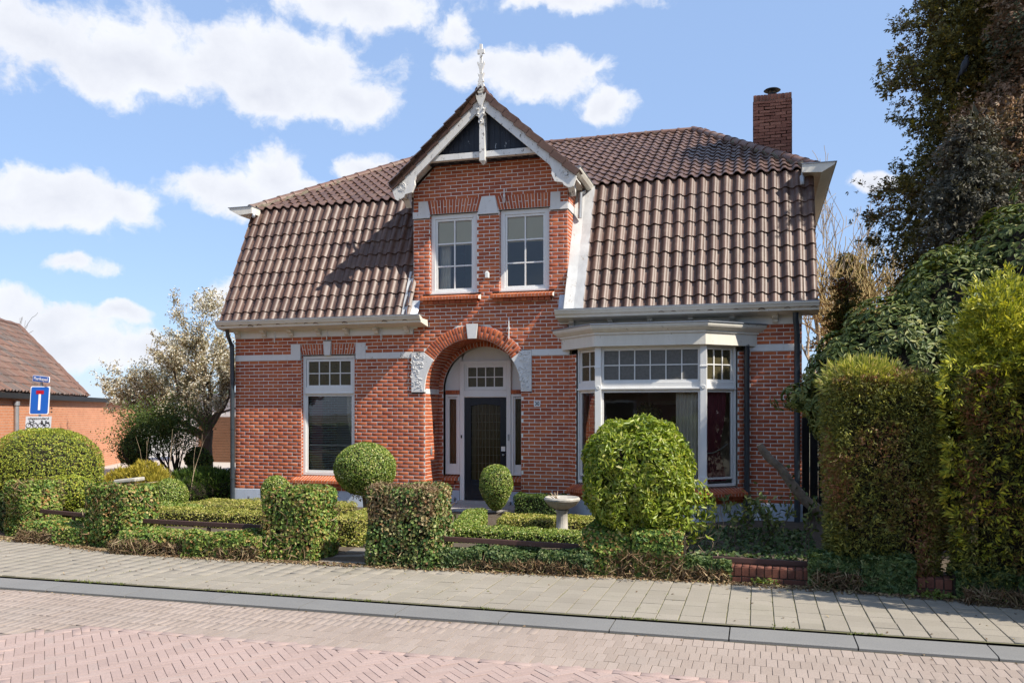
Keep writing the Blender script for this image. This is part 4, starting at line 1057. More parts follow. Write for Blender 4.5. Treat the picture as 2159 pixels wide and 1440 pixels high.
# dark boarded triangle, tie beam, king post
zb_ = 6.52
n = 22; w = 2.2 / n
for k in range(n):
    x0 = DX - 1.1 + k * w + .002; x1 = x0 + w - .004; zt0, zt1 = dz(x0) - .1, dz(x1) - .1
    if max(zt0, zt1) < zb_ + .02: continue
    mb = MB(); mb.prism([(x0, zb_ - .04), (x1, zb_ - .04), (x1, max(zt1, zb_ - .03)), (x0, max(zt0, zb_ - .03))], -.25 - .003 * (k % 2), -.22, 'y'); part(mb, 'gable_board', M['darkboard'])
mb = MB(); mb.box(DX - 1.06, DX + 1.06, -.36, -.255, 6.49, 6.60); part(mb, 'tie_beam', M['peel'], bevel=.006)
mb = MB(); mb.box(DX - .055, DX + .055, -.40, -.26, 6.42, 7.30); mb.v += []; kp = part(mb, 'king_post', M['peel'], bevel=.006)
mb = MB(); 
i4 = [mb.pt(DX + a * .055, -.33 + b * .07, 6.42) for a, b in ((-1, -1), (1, -1), (1, 1), (-1, 1))]; tip = mb.pt(DX, -.33, 6.35)
for k in range(4): mb.f.append([i4[k], i4[(k + 1) % 4], tip])
mb.f.append(i4); mb.build('pendant', M['peel'], kp)
mb = MB(); mb.box(DX - 1.18, DX + 1.18, -.10, .0, 6.50, 6.60); mb.box(DX - 1.15, DX + 1.15, -.25, -.10, 6.56, 6.60); part(mb, 'dark_moulding', M['darkboard'])
for k in range(11):
    x = DX - 1.05 + k * .205; mb = MB(); mb.box(x, x + .095, -.13, -.101, 6.515, 6.545); part(mb, 'dentil', M['cream'])
mb = MB(); mb.prism([(DX - 1.0, 6.55), (DX + 1.0, 6.55), (DX, 7.5)], -.215, 0.0, 'y'); part(mb, 'gable_backing', M['iron'])
# carved finial
fin = []
def F2(pts, y0=-.47, y1=-.43): fin.append((pts, y0, y1))
cz = lambda z: z
S = lambda L: [(DX + x, z) for x, z in L]
F2(S([(-.022, 8.06), (.022, 8.06), (.022, 8.34), (.065, 8.335), (.065, 8.415), (.022, 8.41), (.025, 8.51), (-.025, 8.51), (-.022, 8.41), (-.065, 8.415), (-.065, 8.335), (-.022, 8.34)]))
F2(S([(-.02, 7.98), (.02, 7.98), (.032, 8.06), (.07, 8.17), (.055, 8.20), (.02, 8.13), (-.02, 8.13), (-.055, 8.20), (-.07, 8.17), (-.032, 8.06)]), -.475, -.425)
F2(S([(-.018, 7.82), (-.055, 7.83), (-.03, 7.90), (-.06, 7.985), (-.02, 7.95), (0, 8.0), (.02, 7.95), (.06, 7.985), (.03, 7.90), (.055, 7.83), (.018, 7.82)]), -.48, -.42)
F2(S([(.062 * math.cos(a), 7.745 + .08 * math.sin(a)) for a in [2 * PI * k / 16 for k in range(16)]]), -.49, -.41)
F2(S([(-.05, 7.62), (.05, 7.62), (.07, 7.70), (.03, 7.70), (-.03, 7.70), (-.07, 7.70)]), -.485, -.415)
F2(S([(0, 7.34), (.035, 7.42), (.085, 7.53), (.10, 7.64), (.075, 7.60), (.045, 7.57), (.05, 7.66), (-.05, 7.66), (-.045, 7.57), (-.075, 7.60), (-.10, 7.64), (-.085, 7.53), (-.035, 7.42)]), -.475, -.425)
F2(S([(-.03, 7.14), (.03, 7.14), (.045, 7.20), (.09, 7.22), (.06, 7.28), (.095, 7.36), (.04, 7.36), (.02, 7.43), (-.02, 7.43), (-.04, 7.36), (-.095, 7.36), (-.06, 7.28), (-.09, 7.22), (-.045, 7.20)]), -.47, -.43)
F2(S([(.05 * math.cos(a), 7.11 + .045 * math.sin(a)) for a in [PI + PI * k / 8 for k in range(9)]] + [(.025, 7.2), (-.025, 7.2)]), -.465, -.43)
mb = MB(); 
for k, (pts, y0, y1) in enumerate(fin): mb.prism(pts[::-1], y0, y1 + .0007 * k, 'y')
fo = part(mb, 'finial', M['peel'])
mb = MB()
for (x, z) in ((-.05, 7.24), (.05, 7.24), (-.05, 7.33), (.05, 7.33), (0, 7.11), (-.02, 7.76), (.025, 7.72), (0, 7.78), (-.03, 7.70)):
    mb.lathe((DX + x, -.475, z - .02), [(.004, 0), (.02, .012), (.022, .02), (.02, .028), (.004, .04)], 8)
mb.build('beads', M['peel'], fo, smooth=True)

# ------------------------------------------------------------------ flashings beside the dormer
def on_roof(x, d, h=0): nrm = Vector((0, -v1.z, v1.y)); p = E0 + v1 * d + nrm * h; return (x, p.y, p.z)
mb = MB(); n = 12
for side, (xa, xb) in enumerate(((6.93, 7.27), (3.80, 3.925))):
    idx = []; mb = MB()
    for j in range(n + 1):
        d = .0 + (L1 + .02) * j / n
        if side: d = .0 + 1.0 * j / n * (1 if True else 1)
        wv = [xa - .0, (xa + xb) / 2, xb]
        idx.append([mb.pt(*on_roof(x + (random.gauss(0, .006) if k == 1 else 0), d, .045 + random.gauss(0, .006) + (.05 if k == (0 if side == 0 else 2) else .0))) for k, x in enumerate(wv)])
    for j in range(n):
        for k in range(2): mb.f.append([idx[j][k], idx[j][k + 1], idx[j + 1][k + 1], idx[j + 1][k]])
    part(mb, 'side_flashing', M['leadwhite'])
for (x0, x1, s) in ((6.78, 6.99, 1), (3.86, 4.06, -1)):
    mb = MB(); m = 6; ix = []
    for j in range(m + 1):
        row = []
        for k in range(m + 1):
            x = x0 + (x1 - x0) * k / m; z = 3.66 + .32 * j / m; row.append(mb.pt(x, -.02 - .34 * (1 - j / m) * (.45 + .55 * ((k / m) if s > 0 else 1 - k / m)) + random.gauss(0, .006), z))
        ix.append(row)
    for j in range(m):
        for k in range(m): mb.f.append([ix[j][k], ix[j][k + 1], ix[j + 1][k + 1], ix[j + 1][k]])
    part(mb, 'lead_apron', M['lead'], smooth=True)
# short downpipe from the dormer gutter
mb = MB(); mb.tube([(7.10, .62, 6.07), (7.10, .60, 5.98), (7.07, .45, 5.92), (7.06, .42, 5.45)], [.042, .042, .038, .038], 10); part(mb, 'short_downpipe', M['greymetal'], smooth=True)

# ------------------------------------------------------------------ downpipes, anchors, number, lamp
def downpipe(pts, r, clips):
    mb = MB(); mb.tube(pts, r, 12); o = part(mb, 'downpipe', M['pipe'], smooth=True)
    for z in clips:
        p = pts[-1]; mb = MB(); mb.tube([(p[0], p[1], z), (p[0], p[1], z + .03)], r * 1.12, 12); mb.build('pipe_clip', M['pipe'], o, smooth=True)
downpipe([(-.02, -.25, 3.50), (-.02, -.24, 3.40), (-.015, -.10, 3.20), (-.015, -.085, 2.6), (-.01, -.085, -.02)], .045, (.5, 1.5, 2.5))
downpipe([(10.84, -.25, 3.50), (10.84, -.24, 3.40), (10.87, -.10, 3.18), (10.87, -.085, 2.6), (10.87, -.085, -.02)], .048, (.5, 1.5, 2.5))
downpipe([(10.06, -.16, 2.98), (10.06, -.13, 2.9), (10.06, -.12, -.02)], .046, (.6, 1.7, 2.6))
for (x, z0, z1) in ((5.73, 5.72, 5.98), (5.82, 3.20, 3.60), (.92, 3.24, 3.47), (2.085, 3.26, 3.47), (3.25, 3.23, 3.46), (9.62, 3.36, 3.46)):
    mb = MB(); mb.tube([(x, -.03, z0), (x, -.03, (z0 + z1) / 2), (x, -.03, z1)], .011, 6); mb.box(x - .017, x + .017, -.045, -.005, (z0 + z1) / 2 - .02, (z0 + z1) / 2 + .02); part(mb, 'wall_anchor', M['white'])
t = thing('number_plate', 'white house number plate reading 30 right of the porch', 'number plate', (6.355, -.02, 1.96))
mb = MB(); mb.box(6.295, 6.415, -.022, -.008, 1.955, 2.055); mb.build('plate', plain('enamel', (.8, .8, .8), (.72, .72, .72), .25, 3, 0), t, bevel=.004)
text_part('digits', '30', .095, M['iron'], t, Frame((6.355, 0, 2.005)), 0, 0, b=-.024, width=.085, bold=.002)
t = thing('floodlight', 'small white floodlight between the two gable windows', 'lamp', (5.40, -.05, 4.34))
mb = MB(); mb.box(5.385, 5.455, -.13, -.055, 4.33, 4.44); mb.build('head', M['white'], t, bevel=.01); mb = MB(); mb.box(5.38, 5.42, -.06, .0, 4.40, 4.47); mb.build('mount', M['white'], t)

# ------------------------------------------------------------------ chimney
ch = MB(); lst = []; cx0, cx1, cy0, cy1 = 10.15, 10.91, 3.3, 4.0
for fr, w in ((Frame((cx0, cy0, 0)), cx1 - cx0), (Frame((cx0, cy1, 0), (0, -1, 0), (1, 0, 0)), cy1 - cy0), (Frame((cx1, cy0, 0), (0, 1, 0), (-1, 0, 0)), cy1 - cy0), (Frame((cx1, cy1, 0), (-1, 0, 0), (0, -1, 0)), cx1 - cx0)):
    courses(fr, 6.0, 6.0 + 35 * .066, lambda z, w=w: (0, w), [], 0, co=.066, lst=lst, mm=ch, h=.008, jit=.004)
ch.box(cx0, cx1, cy0, cy1, 5.9, 8.31)
co_ = ch.build('chimney_stack', M['chimmortar'], house); 
n = 11
for k in range(n):
    w = (cx1 - cx0) / n; x0 = cx0 + k * w
    lst.append(dict(c=[(x0 + .004, cy0, 8.318), (x0 + w - .004, cy0, 8.318), (x0 + w - .004, cy0, 8.43 + random.gauss(0, .003)), (x0 + .004, cy0, 8.43 + random.gauss(0, .003))], n=Vector((0, -1, 0)), h=.006, ch=.003, std=None))
lay_pieces(lst, 'brick', 'chimney_brickwork', M['chimbrick'], co_, limit=300)
mb = MB(); mb.box(cx0 + .001, cx1 - .001, cy0 + .001, cy1 - .001, 8.31, 8.42); mb.build('chimney_cap', M['chimmortar'], co_)
mb = MB(); c = (10.53, 3.65, 8.42); mb.lathe(c, [(.14, 0), (.14, .03), (.085, .06), (.085, .14)], 20); mb.lathe(c, [(.16, .195), (.175, .205), (.15, .225), (.04, .25), (.01, .265)], 20)
for a in range(4): mb.box(c[0] + .08 * math.cos(a * PI / 2) - .008, c[0] + .08 * math.cos(a * PI / 2) + .008, c[1] + .08 * math.sin(a * PI / 2) - .008, c[1] + .08 * math.sin(a * PI / 2) + .008, 8.54, 8.64)
mb.build('chimney_cowl', M['iron'], co_, smooth=True)
# ------------------------------------------------------------------ foliage tools
def nrm(a): return a / np.maximum(np.linalg.norm(a, axis=1, keepdims=True), 1e-9)
def leaf_geo(P, N, size, asp=.5, jit=.6, along=None, mix=.0, fold=.18, hexa=False, var=.45):
    """one folded leaf per point -> verts, tris"""
    n = len(P); N = nrm(N + rng.normal(0, jit, (n, 3)))
    t = rng.normal(0, 1, (n, 3))
    if along is not None: t = t * (1 - mix) + along * mix * 1.6
    t = t - N * np.sum(t * N, axis=1, keepdims=True); t = nrm(t); b = np.cross(N, t)
    L = (size * (1 - var / 2 + var * rng.random((n, 1)))); W = L * asp
    a0 = P - t * L * .5; a2 = P + t * L * .5 - N * L * .12
    if not hexa:
        V = np.stack([a0, P + b * W * .5 + N * W * fold, a2, P - b * W * .5 + N * W * fold], 1).reshape(-1, 3)
        base = np.arange(n)[:, None] * 4
        F = np.concatenate([base + np.array([0, 1, 2]), base + np.array([0, 2, 3])], 1).reshape(-1, 3)
    else:
        m1, m2 = P - t * L * .18, P + t * L * .22 - N * L * .03
        V = np.stack([a0, m1 + b * W * .45 + N * W * fold, m2 + b * W * .42 + N * W * fold, a2, m2 - b * W * .42 + N * W * fold, m1 - b * W * .45 + N * W * fold], 1).reshape(-1, 3)
        base = np.arange(n)[:, None] * 6
        F = np.concatenate([base + np.array(q) for q in ([0, 1, 2], [0, 2, 3], [0, 3, 4], [0, 4, 5])], 1).reshape(-1, 3)
    return V, F
def spray_geo(P, D, size, k=6, spread=.9, asp=.16, droop=.25, var=.6):
    """fans of narrow blades: flat conifer sprays"""
    n = len(P); D = nrm(D); r = rng.normal(0, 1, (n, 3)); s = nrm(np.cross(D, r))
    Vs, Fs, b0 = [], [], 0
    L0 = size * (1 - var / 2 + var * rng.random((n, 1)))
    for q in range(k):
        f = (q / (k - 1) - .5) * 2; ang = f * spread + rng.normal(0, .12, (n, 1))
        d = D * np.cos(ang) + s * np.sin(ang); d[:, 2] -= droop * rng.random(n); d = nrm(d)
        L = L0 * (1 - .35 * abs(f)); w = nrm(np.cross(d, np.cross(D, s) + rng.normal(0, .35, (n, 3)))) * L * asp
        o = P + rng.normal(0, .012, (n, 3))
        V = np.stack([o, o + d * L * .55 + w * .5, o + d * L, o + d * L * .55 - w * .5], 1).reshape(-1, 3)
        base = np.arange(n)[:, None] * 4 + b0
        Fs.append(np.concatenate([base + np.array([0, 1, 2]), base + np.array([0, 2, 3])], 1).reshape(-1, 3)); Vs.append(V); b0 += len(V)
    return np.vstack(Vs), np.vstack(Fs)
def join(*g):
    Vs, Fs, b = [], [], 0
    for V, F in g: Vs.append(V); Fs.append(F + b); b += len(V)
    return np.vstack(Vs), np.vstack(Fs)
def lumps(D, amp, seed, fr=3.0):
    r = np.random.default_rng(seed); s = np.zeros(len(D))
    for k in range(6):
        w = r.normal(0, fr * (1 + k * .5), 3); s += np.sin(D @ w + r.uniform(0, 6)) / (1 + k * .6)
    return amp * s / 2.2
def ball_pts(c, rad, n, amp=.05, shell=.12, seed=1, zmin=None, fr=3.0, power=2.0):
    D = nrm(rng.normal(0, 1, (n, 3)))
    sup = (np.abs(D) ** power).sum(1) ** (-1 / power)          # superellipsoid radius
    k = sup * (1 + lumps(D, amp, seed, fr)) * (1 - shell * rng.random(n) ** 2)
    P = np.array(c) + D * k[:, None] * np.array(rad); N = nrm(np.sign(D) * np.abs(D) ** (power - 1) / np.array(rad))
    if zmin is not None: m = P[:, 2] > zmin; P, N = P[m], N[m]
    return P, N
def box_pts(x0, x1, y0, y1, z0, z1, n, amp=.03, seed=1, shell=.05, rnd=.06, faces='xXyYZ', rot=0.0, fr=2.0):
    ax = {'x': (y1 - y0) * (z1 - z0), 'X': (y1 - y0) * (z1 - z0), 'y': (x1 - x0) * (z1 - z0), 'Y': (x1 - x0) * (z1 - z0), 'Z': (x1 - x0) * (y1 - y0)}
    tot = sum(ax[f] for f in faces); Ps, Ns = [], []
    for f in faces:
        m = max(1, int(n * ax[f] / tot)); P = np.stack([rng.uniform(x0, x1, m), rng.uniform(y0, y1, m), rng.uniform(z0, z1, m)], 1); N = np.zeros((m, 3))
        if f == 'x': P[:, 0] = x0; N[:, 0] = -1
        if f == 'X': P[:, 0] = x1; N[:, 0] = 1
        if f == 'y': P[:, 1] = y0; N[:, 1] = -1
        if f == 'Y': P[:, 1] = y1; N[:, 1] = 1
        if f == 'Z': P[:, 2] = z1; N[:, 2] = 1
        Ps.append(P); Ns.append(N)
    P, N = np.vstack(Ps), np.vstack(Ns); c = np.array([(x0 + x1) / 2, (y0 + y1) / 2, (z0 + z1) / 2]); h = np.array([(x1 - x0) / 2, (y1 - y0) / 2, (z1 - z0) / 2])
    q = (P - c) / h; e = np.clip((np.abs(q) * h - (h - rnd)) / rnd, 0, 1); e[:, 2] *= (q[:, 2] > 0)
    cut = np.clip(np.linalg.norm(e, axis=1) - 1, 0, 1)[:, None] * rnd
    P = P - nrm(np.sign(q) * e + 1e-9) * cut; N = nrm(N + np.sign(q) * e * .8)
    P = P + N * lumps(P, amp, seed, fr)[:, None] - N * (shell * rng.random(len(P)) ** 2)[:, None]
    if rot:
        ca, sa = math.cos(rot), math.sin(rot); R = np.array([[ca, sa, 0], [-sa, ca, 0], [0, 0, 1]]); P = (P - [c[0], c[1], 0]) @ R + [c[0], c[1], 0]; N = N @ R
    return P, N
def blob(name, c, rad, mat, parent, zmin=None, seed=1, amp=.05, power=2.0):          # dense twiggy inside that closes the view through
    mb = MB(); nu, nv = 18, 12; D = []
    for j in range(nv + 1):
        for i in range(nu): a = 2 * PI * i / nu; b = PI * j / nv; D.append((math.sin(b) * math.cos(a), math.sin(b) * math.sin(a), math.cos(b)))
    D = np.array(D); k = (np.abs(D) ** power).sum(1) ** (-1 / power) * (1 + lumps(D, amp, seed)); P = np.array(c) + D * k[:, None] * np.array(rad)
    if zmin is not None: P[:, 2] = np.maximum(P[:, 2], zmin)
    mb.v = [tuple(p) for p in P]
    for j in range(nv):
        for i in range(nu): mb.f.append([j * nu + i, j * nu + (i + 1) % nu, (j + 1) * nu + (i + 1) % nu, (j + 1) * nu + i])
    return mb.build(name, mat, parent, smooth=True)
def grow(p, d, L, r, depth, out, tips, rs, spread=.55, shrink=.72, up=.12, kids=(2, 3), seg=4, wob=.12, rshrink=.62, taper=.7, minr=.0035):
    p = Vector(p); d = Vector(d).normalized(); pts = [p.copy()]; rad = [r]
    for k in range(seg):
        d = (d + Vector((rs.gauss(0, wob), rs.gauss(0, wob), rs.gauss(0, wob) + up * .35))).normalized(); p = p + d * (L / seg); pts.append(p.copy()); rad.append(r * (1 - (1 - taper) * (k + 1) / seg))
    out.append((pts, rad))
    if depth <= 0: tips.append((pts, d)); return
    if depth <= 2: tips.append((pts[1:], d))
    n = rs.randint(*kids)
    for k in range(n):
        a = rs.uniform(.55, 1.0) if k else 1.0; j = max(1, min(seg, int(a * seg))); q = pts[j]
        ax = Vector((rs.gauss(0, 1), rs.gauss(0, 1), rs.gauss(0, 1))); ax = (ax - d * ax.dot(d)).normalized()
        nd = (d * math.cos(spread) + ax * math.sin(spread) * rs.uniform(.6, 1.25) + Vector((0, 0, up))).normalized()
        grow(q, nd, L * shrink * rs.uniform(.75, 1.15), max(rad[j] * rshrink, minr), depth - 1, out, tips, rs, spread, shrink, up, kids, seg, wob, rshrink, taper, minr)
def branches(name, out, mat, parent, n=6, minr=0):
    mb = MB()
    for pts, rad in out: mb.tube(pts, rad, n if max(rad) > .03 else 4, cap=False)
    return mb.build(name, mat, parent, smooth=True, sharp=80)

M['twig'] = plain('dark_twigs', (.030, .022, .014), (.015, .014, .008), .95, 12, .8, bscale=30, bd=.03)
M['bark'] = plain('grey_bark', (.13, .10, .07), (.07, .055, .04), .95, 9, .9, stretch=(1, 1, .3), bscale=30, bd=.02)
M['palebark'] = plain('pale_bark', (.36, .28, .19), (.20, .14, .09), .9, 6, .8, bscale=30, bd=.02)
M['yellowtwig'] = plain('ochre_twigs', (.36, .28, .12), (.26, .19, .09), .85, 6, .3)
G = lambda *c: list(c)
M['box'] = leafmat('box_leaves', [(0, (0.0642, 0.1099, 0.0214)), (.3, (0.1283, 0.1996, 0.0321)), (.6, (0.2138, 0.2894, 0.0499)), (.85, (0.3422, 0.3793, 0.0891)), (1, (0.5561, 0.4791, 0.2139))], .38, .25, .5)
M['boxyellow'] = leafmat('yellow_box_leaves', [(0, (0.1035, 0.1295, 0.0242)), (.4, (0.2587, 0.2760, 0.0517)), (.8, (0.4140, 0.3795, 0.0950)), (1, (0.5175, 0.4140, 0.1725))], .45, .3, .4)
M['yew'] = leafmat('yew_needles', [(0, (0.0811, 0.1185, 0.0191)), (.4, (0.1965, 0.2477, 0.0306)), (.8, (0.3469, 0.3661, 0.0477)), (1, (0.4626, 0.4307, 0.0671))], .5, .25, .35)
M['ivy'] = leafmat('ivy_leaves', [(0, (0.0369, 0.0834, 0.0183)), (.3, (0.0779, 0.1488, 0.0286)), (.55, (0.1535, 0.2282, 0.0391)), (.75, (0.2662, 0.3175, 0.0714)), (.88, (.22, .24, .06)), (.94, (0.3276, 0.1687, 0.0585)), (1, (0.2048, 0.1091, 0.0391))], .5, .2, .3, patch=((0.5323, 0.3770, 0.1559), .80), pscale=2.2)
M['ivybrown'] = leafmat('browned_ivy_leaves', [(0, (0.0284, 0.0662, 0.0188)), (.3, (0.0599, 0.1181, 0.0295)), (.55, (0.1181, 0.1811, 0.0402)), (.75, (0.2048, 0.2520, 0.0736)), (.88, (0.3465, 0.3150, 0.1473)), (.94, (0.2520, 0.1339, 0.0603)), (1, (0.1575, 0.0866, 0.0402))], .5, .2, .3, patch=((0.4095, 0.2992, 0.1606), .35), pscale=2.2)
M['ivydark'] = leafmat('dark_ivy_leaves', [(0, (0.0245, 0.0515, 0.0168)), (.4, (0.0525, 0.0911, 0.0273)), (.8, (0.1050, 0.1470, 0.0473)), (1, (0.1925, 0.2058, 0.0840))], .5, .15, .3)
M['aucuba'] = leafmat('glossy_green_leaves', [(0, (0.0757, 0.1169, 0.0165)), (.3, (0.1650, 0.2269, 0.0275)), (.6, (0.2612, 0.3162, 0.0413)), (.9, (0.3713, 0.3987, 0.0757)), (1, (0.4400, 0.4125, 0.1650))], .36, .35, .45)
M['thuja'] = leafmat('thuja_sprays', [(0, (0.0439, 0.0531, 0.0151)), (.4, (0.0988, 0.1109, 0.0253)), (.75, (0.1785, 0.1810, 0.0352)), (1, (0.3019, 0.2774, 0.0554))], .55, .2, .3, patch=((0.3158, 0.1399, 0.0756), .42), pscale=1.9)
M['goldthuja'] = leafmat('golden_thuja_sprays', [(0, (0.0840, 0.1066, 0.0189)), (.35, (0.2016, 0.2222, 0.0284)), (.7, (0.3696, 0.3644, 0.0378)), (1, (0.5712, 0.4977, 0.0662))], .5, .3, .3)
M['rhodo'] = leafmat('rhododendron_leaves', [(0, (0.0413, 0.0656, 0.0140)), (.4, (0.0843, 0.1172, 0.0250)), (.8, (0.1595, 0.1798, 0.0450)), (1, (0.2812, 0.2656, 0.0800))], .5, .18, .4)
M['conifer'] = leafmat('dark_conifer_sprays', [(0, (0.0402, 0.0401, 0.0132)), (.45, (0.0893, 0.0801, 0.0222)), (.8, (0.1608, 0.1335, 0.0311)), (1, (0.2680, 0.2002, 0.0398))], .6, .12, .25, patch=((0.2456, 0.1335, 0.0533), .5), pscale=.8)
M['bluecon'] = leafmat('blue_grey_conifer_sprays', [(0, (0.0414, 0.0410, 0.0324)), (.5, (0.0828, 0.0798, 0.0612)), (1, (0.1518, 0.1368, 0.1008))], .65, .1, .2, patch=((0.0828, 0.0512, 0.0270), .6), pscale=1.0)
M['browncon'] = leafmat('brown_conifer_sprays', [(0, (0.1340, 0.0775, 0.0478)), (.4, (0.2536, 0.1490, 0.0894)), (.8, (0.3875, 0.2444, 0.1609)), (1, (0.5068, 0.3577, 0.2536))], .7, .12, .2, patch=((0.0894, 0.1074, 0.0655), .35), pscale=.7)
M['yellowcon'] = leafmat('yellow_conifer_tips', [(0, (.12, .11, .012)), (.5, (.22, .19, .02)), (1, (.34, .28, .03))], .55, .25, .3)
M['midleaf'] = leafmat('mid_green_shrub_leaves', [(0, (.03, .055, .012)), (.5, (.06, .095, .02)), (.85, (.10, .14, .03)), (1, (.15, .18, .05))], .5, .3, .3)
M['darkleaf'] = leafmat('dark_shrub_leaves', [(0, (0.0210, 0.0455, 0.0105)), (.5, (0.0525, 0.0910, 0.0175)), (.85, (0.0963, 0.1487, 0.0280)), (1, (0.1750, 0.2100, 0.0525))], .5, .25, .3)
M['yellowshrub'] = leafmat('yellow_shrub_leaves', [(0, (0.1210, 0.1100, 0.0165)), (.5, (0.2860, 0.2420, 0.0330)), (1, (0.4400, 0.3410, 0.0550))], .5, .3, .3)
M['blossom'] = leafmat('white_blossom', [(0, (.13, .085, .045)), (.28, (.22, .16, .085)), (.45, (.36, .30, .20)), (.65, (.56, .51, .42)), (1, (.69, .66, .59))], .6, .25, .3)
M['litter'] = leafmat('fallen_leaves', [(0, (.09, .055, .03)), (.5, (.20, .13, .075)), (.85, (.34, .26, .16)), (1, (.16, .17, .05))], .8, .1, .2)
M['grass'] = leafmat('weed_blades', [(0, (.06, .09, .02)), (.6, (.13, .17, .03)), (1, (.24, .24, .06))], .5, .3, .3)

def plant(name, label, cat, loc, group=None): return thing(name, label, cat, loc, group)
def foliage(t, geo, mat, name='foliage'): return np_mesh(name, geo[0], geo[1], M[mat], t)

# ------------------------------------------------------------------ low garden wall, pillars and rails
M['gbrick'] = pieces_mat('garden_wall_brick', [(0, (.085, .034, .024)), (.5, (.13, .05, .034)), (1, (.18, .072, .046))], .9, .6, 25, .5, wear=((.07, .06, .05), .7), wscale=4)
M['gmortar'] = plain('dark_mortar', (.10, .085, .07), (.06, .05, .04), .95)
def low_wall(x0, x1, label, h=.17):
    a = Vector((x0, hedge_line(x0) + .12, 0)); b = Vector((x1, hedge_line(x1) + .12, 0)); u = (b - a).normalized(); w = Vector((-u.y, u.x, 0)); L = (b - a).length
    t = thing('garden_wall', label, 'wall', (a + b) / 2); fr = Frame(a, u, w)
    mb = MB(fr); mb.box(0, L, .012, .22, -.02, h - .004); core = mb.build('core', M['gmortar'], t)
    mm = MB(); lst = []
    courses(fr, -.0, .068, lambda z: (0, L), [], 0, lst=lst, mm=mm, h=.012)
    n = int(L / .078)
    for k in range(n):
        c0 = k * L / n + .005; c1 = (k + 1) * L / n - .005; e = random.gauss(0, .003)
        lst.append(dict(c=[tuple(fr(c0, .0 + e, .074)), tuple(fr(c1, e, .074)), tuple(fr(c1, e, h)), tuple(fr(c0, e, h))], n=-w, h=.014, ch=.004, std=(L / n - .01, h - .074)))
        lst.append(dict(c=[tuple(fr(c0, .0 + e, h)), tuple(fr(c1, e, h)), tuple(fr(c1, .22, h)), tuple(fr(c0, .22, h))], n=Vector((0, 0, 1)), h=.012, ch=.004, std=None))
    mo = mm.build('pointing', M['gmortar'], t); lay_pieces(lst, 'brick', 'wall_brickwork', M['gbrick'], core, limit=60)
    return t
low_wall(9.2, 10.85, 'low brick wall with soldier cap left of the clipped hedge')
low_wall(10.9, 12.1, 'low brick wall at the foot of the brown-flecked clipped hedge')
low_wall(.75, 1.4, 'ivy-smothered low wall at the left corner'); low_wall(2.2, 4.2, 'ivy-smothered low wall left of the garden path'); low_wall(6.6, 8.5, 'ivy-smothered low wall right of the garden path')
def rail(x0, y0, z0, x1, y1, z1, label, posts=()):
    a, b = Vector((x0, y0, z0)), Vector((x1, y1, z1)); u = (b - a); L = u.length; fr = Frame(a, u, Vector((-u.y, u.x, 0)))
    t = thing('garden_rail', label, 'rail', ((x0 + x1) / 2, (y0 + y1) / 2, 0)); mb = MB(fr); mb.box(0, L, -.018, .018, -.030, .030); mb.build('bar', M['rail'], t, bevel=.006)
    for p in posts:
        q = a.lerp(b, p); mb = MB(); mb.box(q.x - .022, q.x + .022, q.y - .01, q.y + .02, .10, q.z - .04); mb.build('post', M['rail'], t)
rail(.05, -4.95, .39, 1.45, -5.18, .37, 'dark rail between the two leftmost ivy pillars', (.5,))
rail(2.15, -5.3, .36, 4.3, -5.42, .36, 'brown rail left of the garden path above the ivy', (.5,))
rail(6.5, -5.48, .325, 8.5, -5.45, .295, 'brown rail in front of the bird bath', (.5,))
rail(9.75, -5.42, .225, 10.9, -5.45, .215, 'purplish brown rail on the bare low brick wall', (.5,))

# ------------------------------------------------------------------ ivy pillars and ivy on the walls
def ivy_box(t, x0, x1, y0, y1, z0, z1, n, seed, size=.040, mat='ivy', rot=0, amp=.035, faces='xXyYZ', rnd=.10):
    P, N = box_pts(x0, x1, y0, y1, z0, z1, n, amp, seed, .07, rnd, faces, rot, 4.0)
    return leaf_geo(P, N + np.array([0, 0, .25]), size, .9, .55)
def twigs(P, N, L=.14, w=.05):
    return leaf_geo(P, N, L, w, 1.2, var=.9)
def pillar(label, x, y, w, d, h, seed, n=10500, rot=0.0, mat='ivy'):
    t = plant('ivy_pillar', label, 'ivy', (x, y, 0), 'ivy-covered pillars of the garden wall')
    mb = MB(Frame((x, y, 0), (math.cos(rot), math.sin(rot), 0), (-math.sin(rot), math.cos(rot), 0))); mb.box(-w / 2 + .09, w / 2 - .09, -d / 2 + .09, d / 2 - .09, 0, h - .09); mb.build('pillar_core', M['twig'], t, bevel=.05)
    g = ivy_box(t, x - w / 2, x + w / 2, y - d / 2, y + d / 2, 0, h, n, seed, rot=rot)
    P, N = box_pts(x - w / 2, x + w / 2, y - d / 2, y + d / 2, 0, h, 420, .04, seed, .04, .1, 'xXyYZ', rot)
    foliage(t, g, mat, 'ivy'); foliage(t, twigs(P, N), 'litter', 'dry_stems')
    if mat == 'ivybrown':
        P, N = box_pts(x - w / 2, x + w / 2, y - d / 2, y + d / 2, h * .5, h + .02, 4200, .05, seed + 1, .04, .12, 'xXyYZ', rot); m_ = rng.random(len(P)) < np.clip((P[:, 2] / h - .55) * 2.4, .02, 1); foliage(t, leaf_geo(P[m_], N[m_], .085, .16, 1.1, var=.9), 'litter', 'withered_top')
    return t
pillar('leftmost ivy-covered pillar, square-clipped, in front of the yew dome', -.30, -4.72, .60, .62, .82, 3, rot=-.35)
pillar('ivy-covered pillar topped with a pale stone slab', 1.72, -5.22, .84, .62, .86, 4, rot=-.15)
pillar('bright green ivy pillar just left of the garden path', 4.62, -5.42, .80, .66, .89, 5, rot=.0)
pillar('brown-topped ivy pillar just right of the garden path', 6.15, -5.45, .90, .72, .95, 6, 9800, mat='ivybrown')
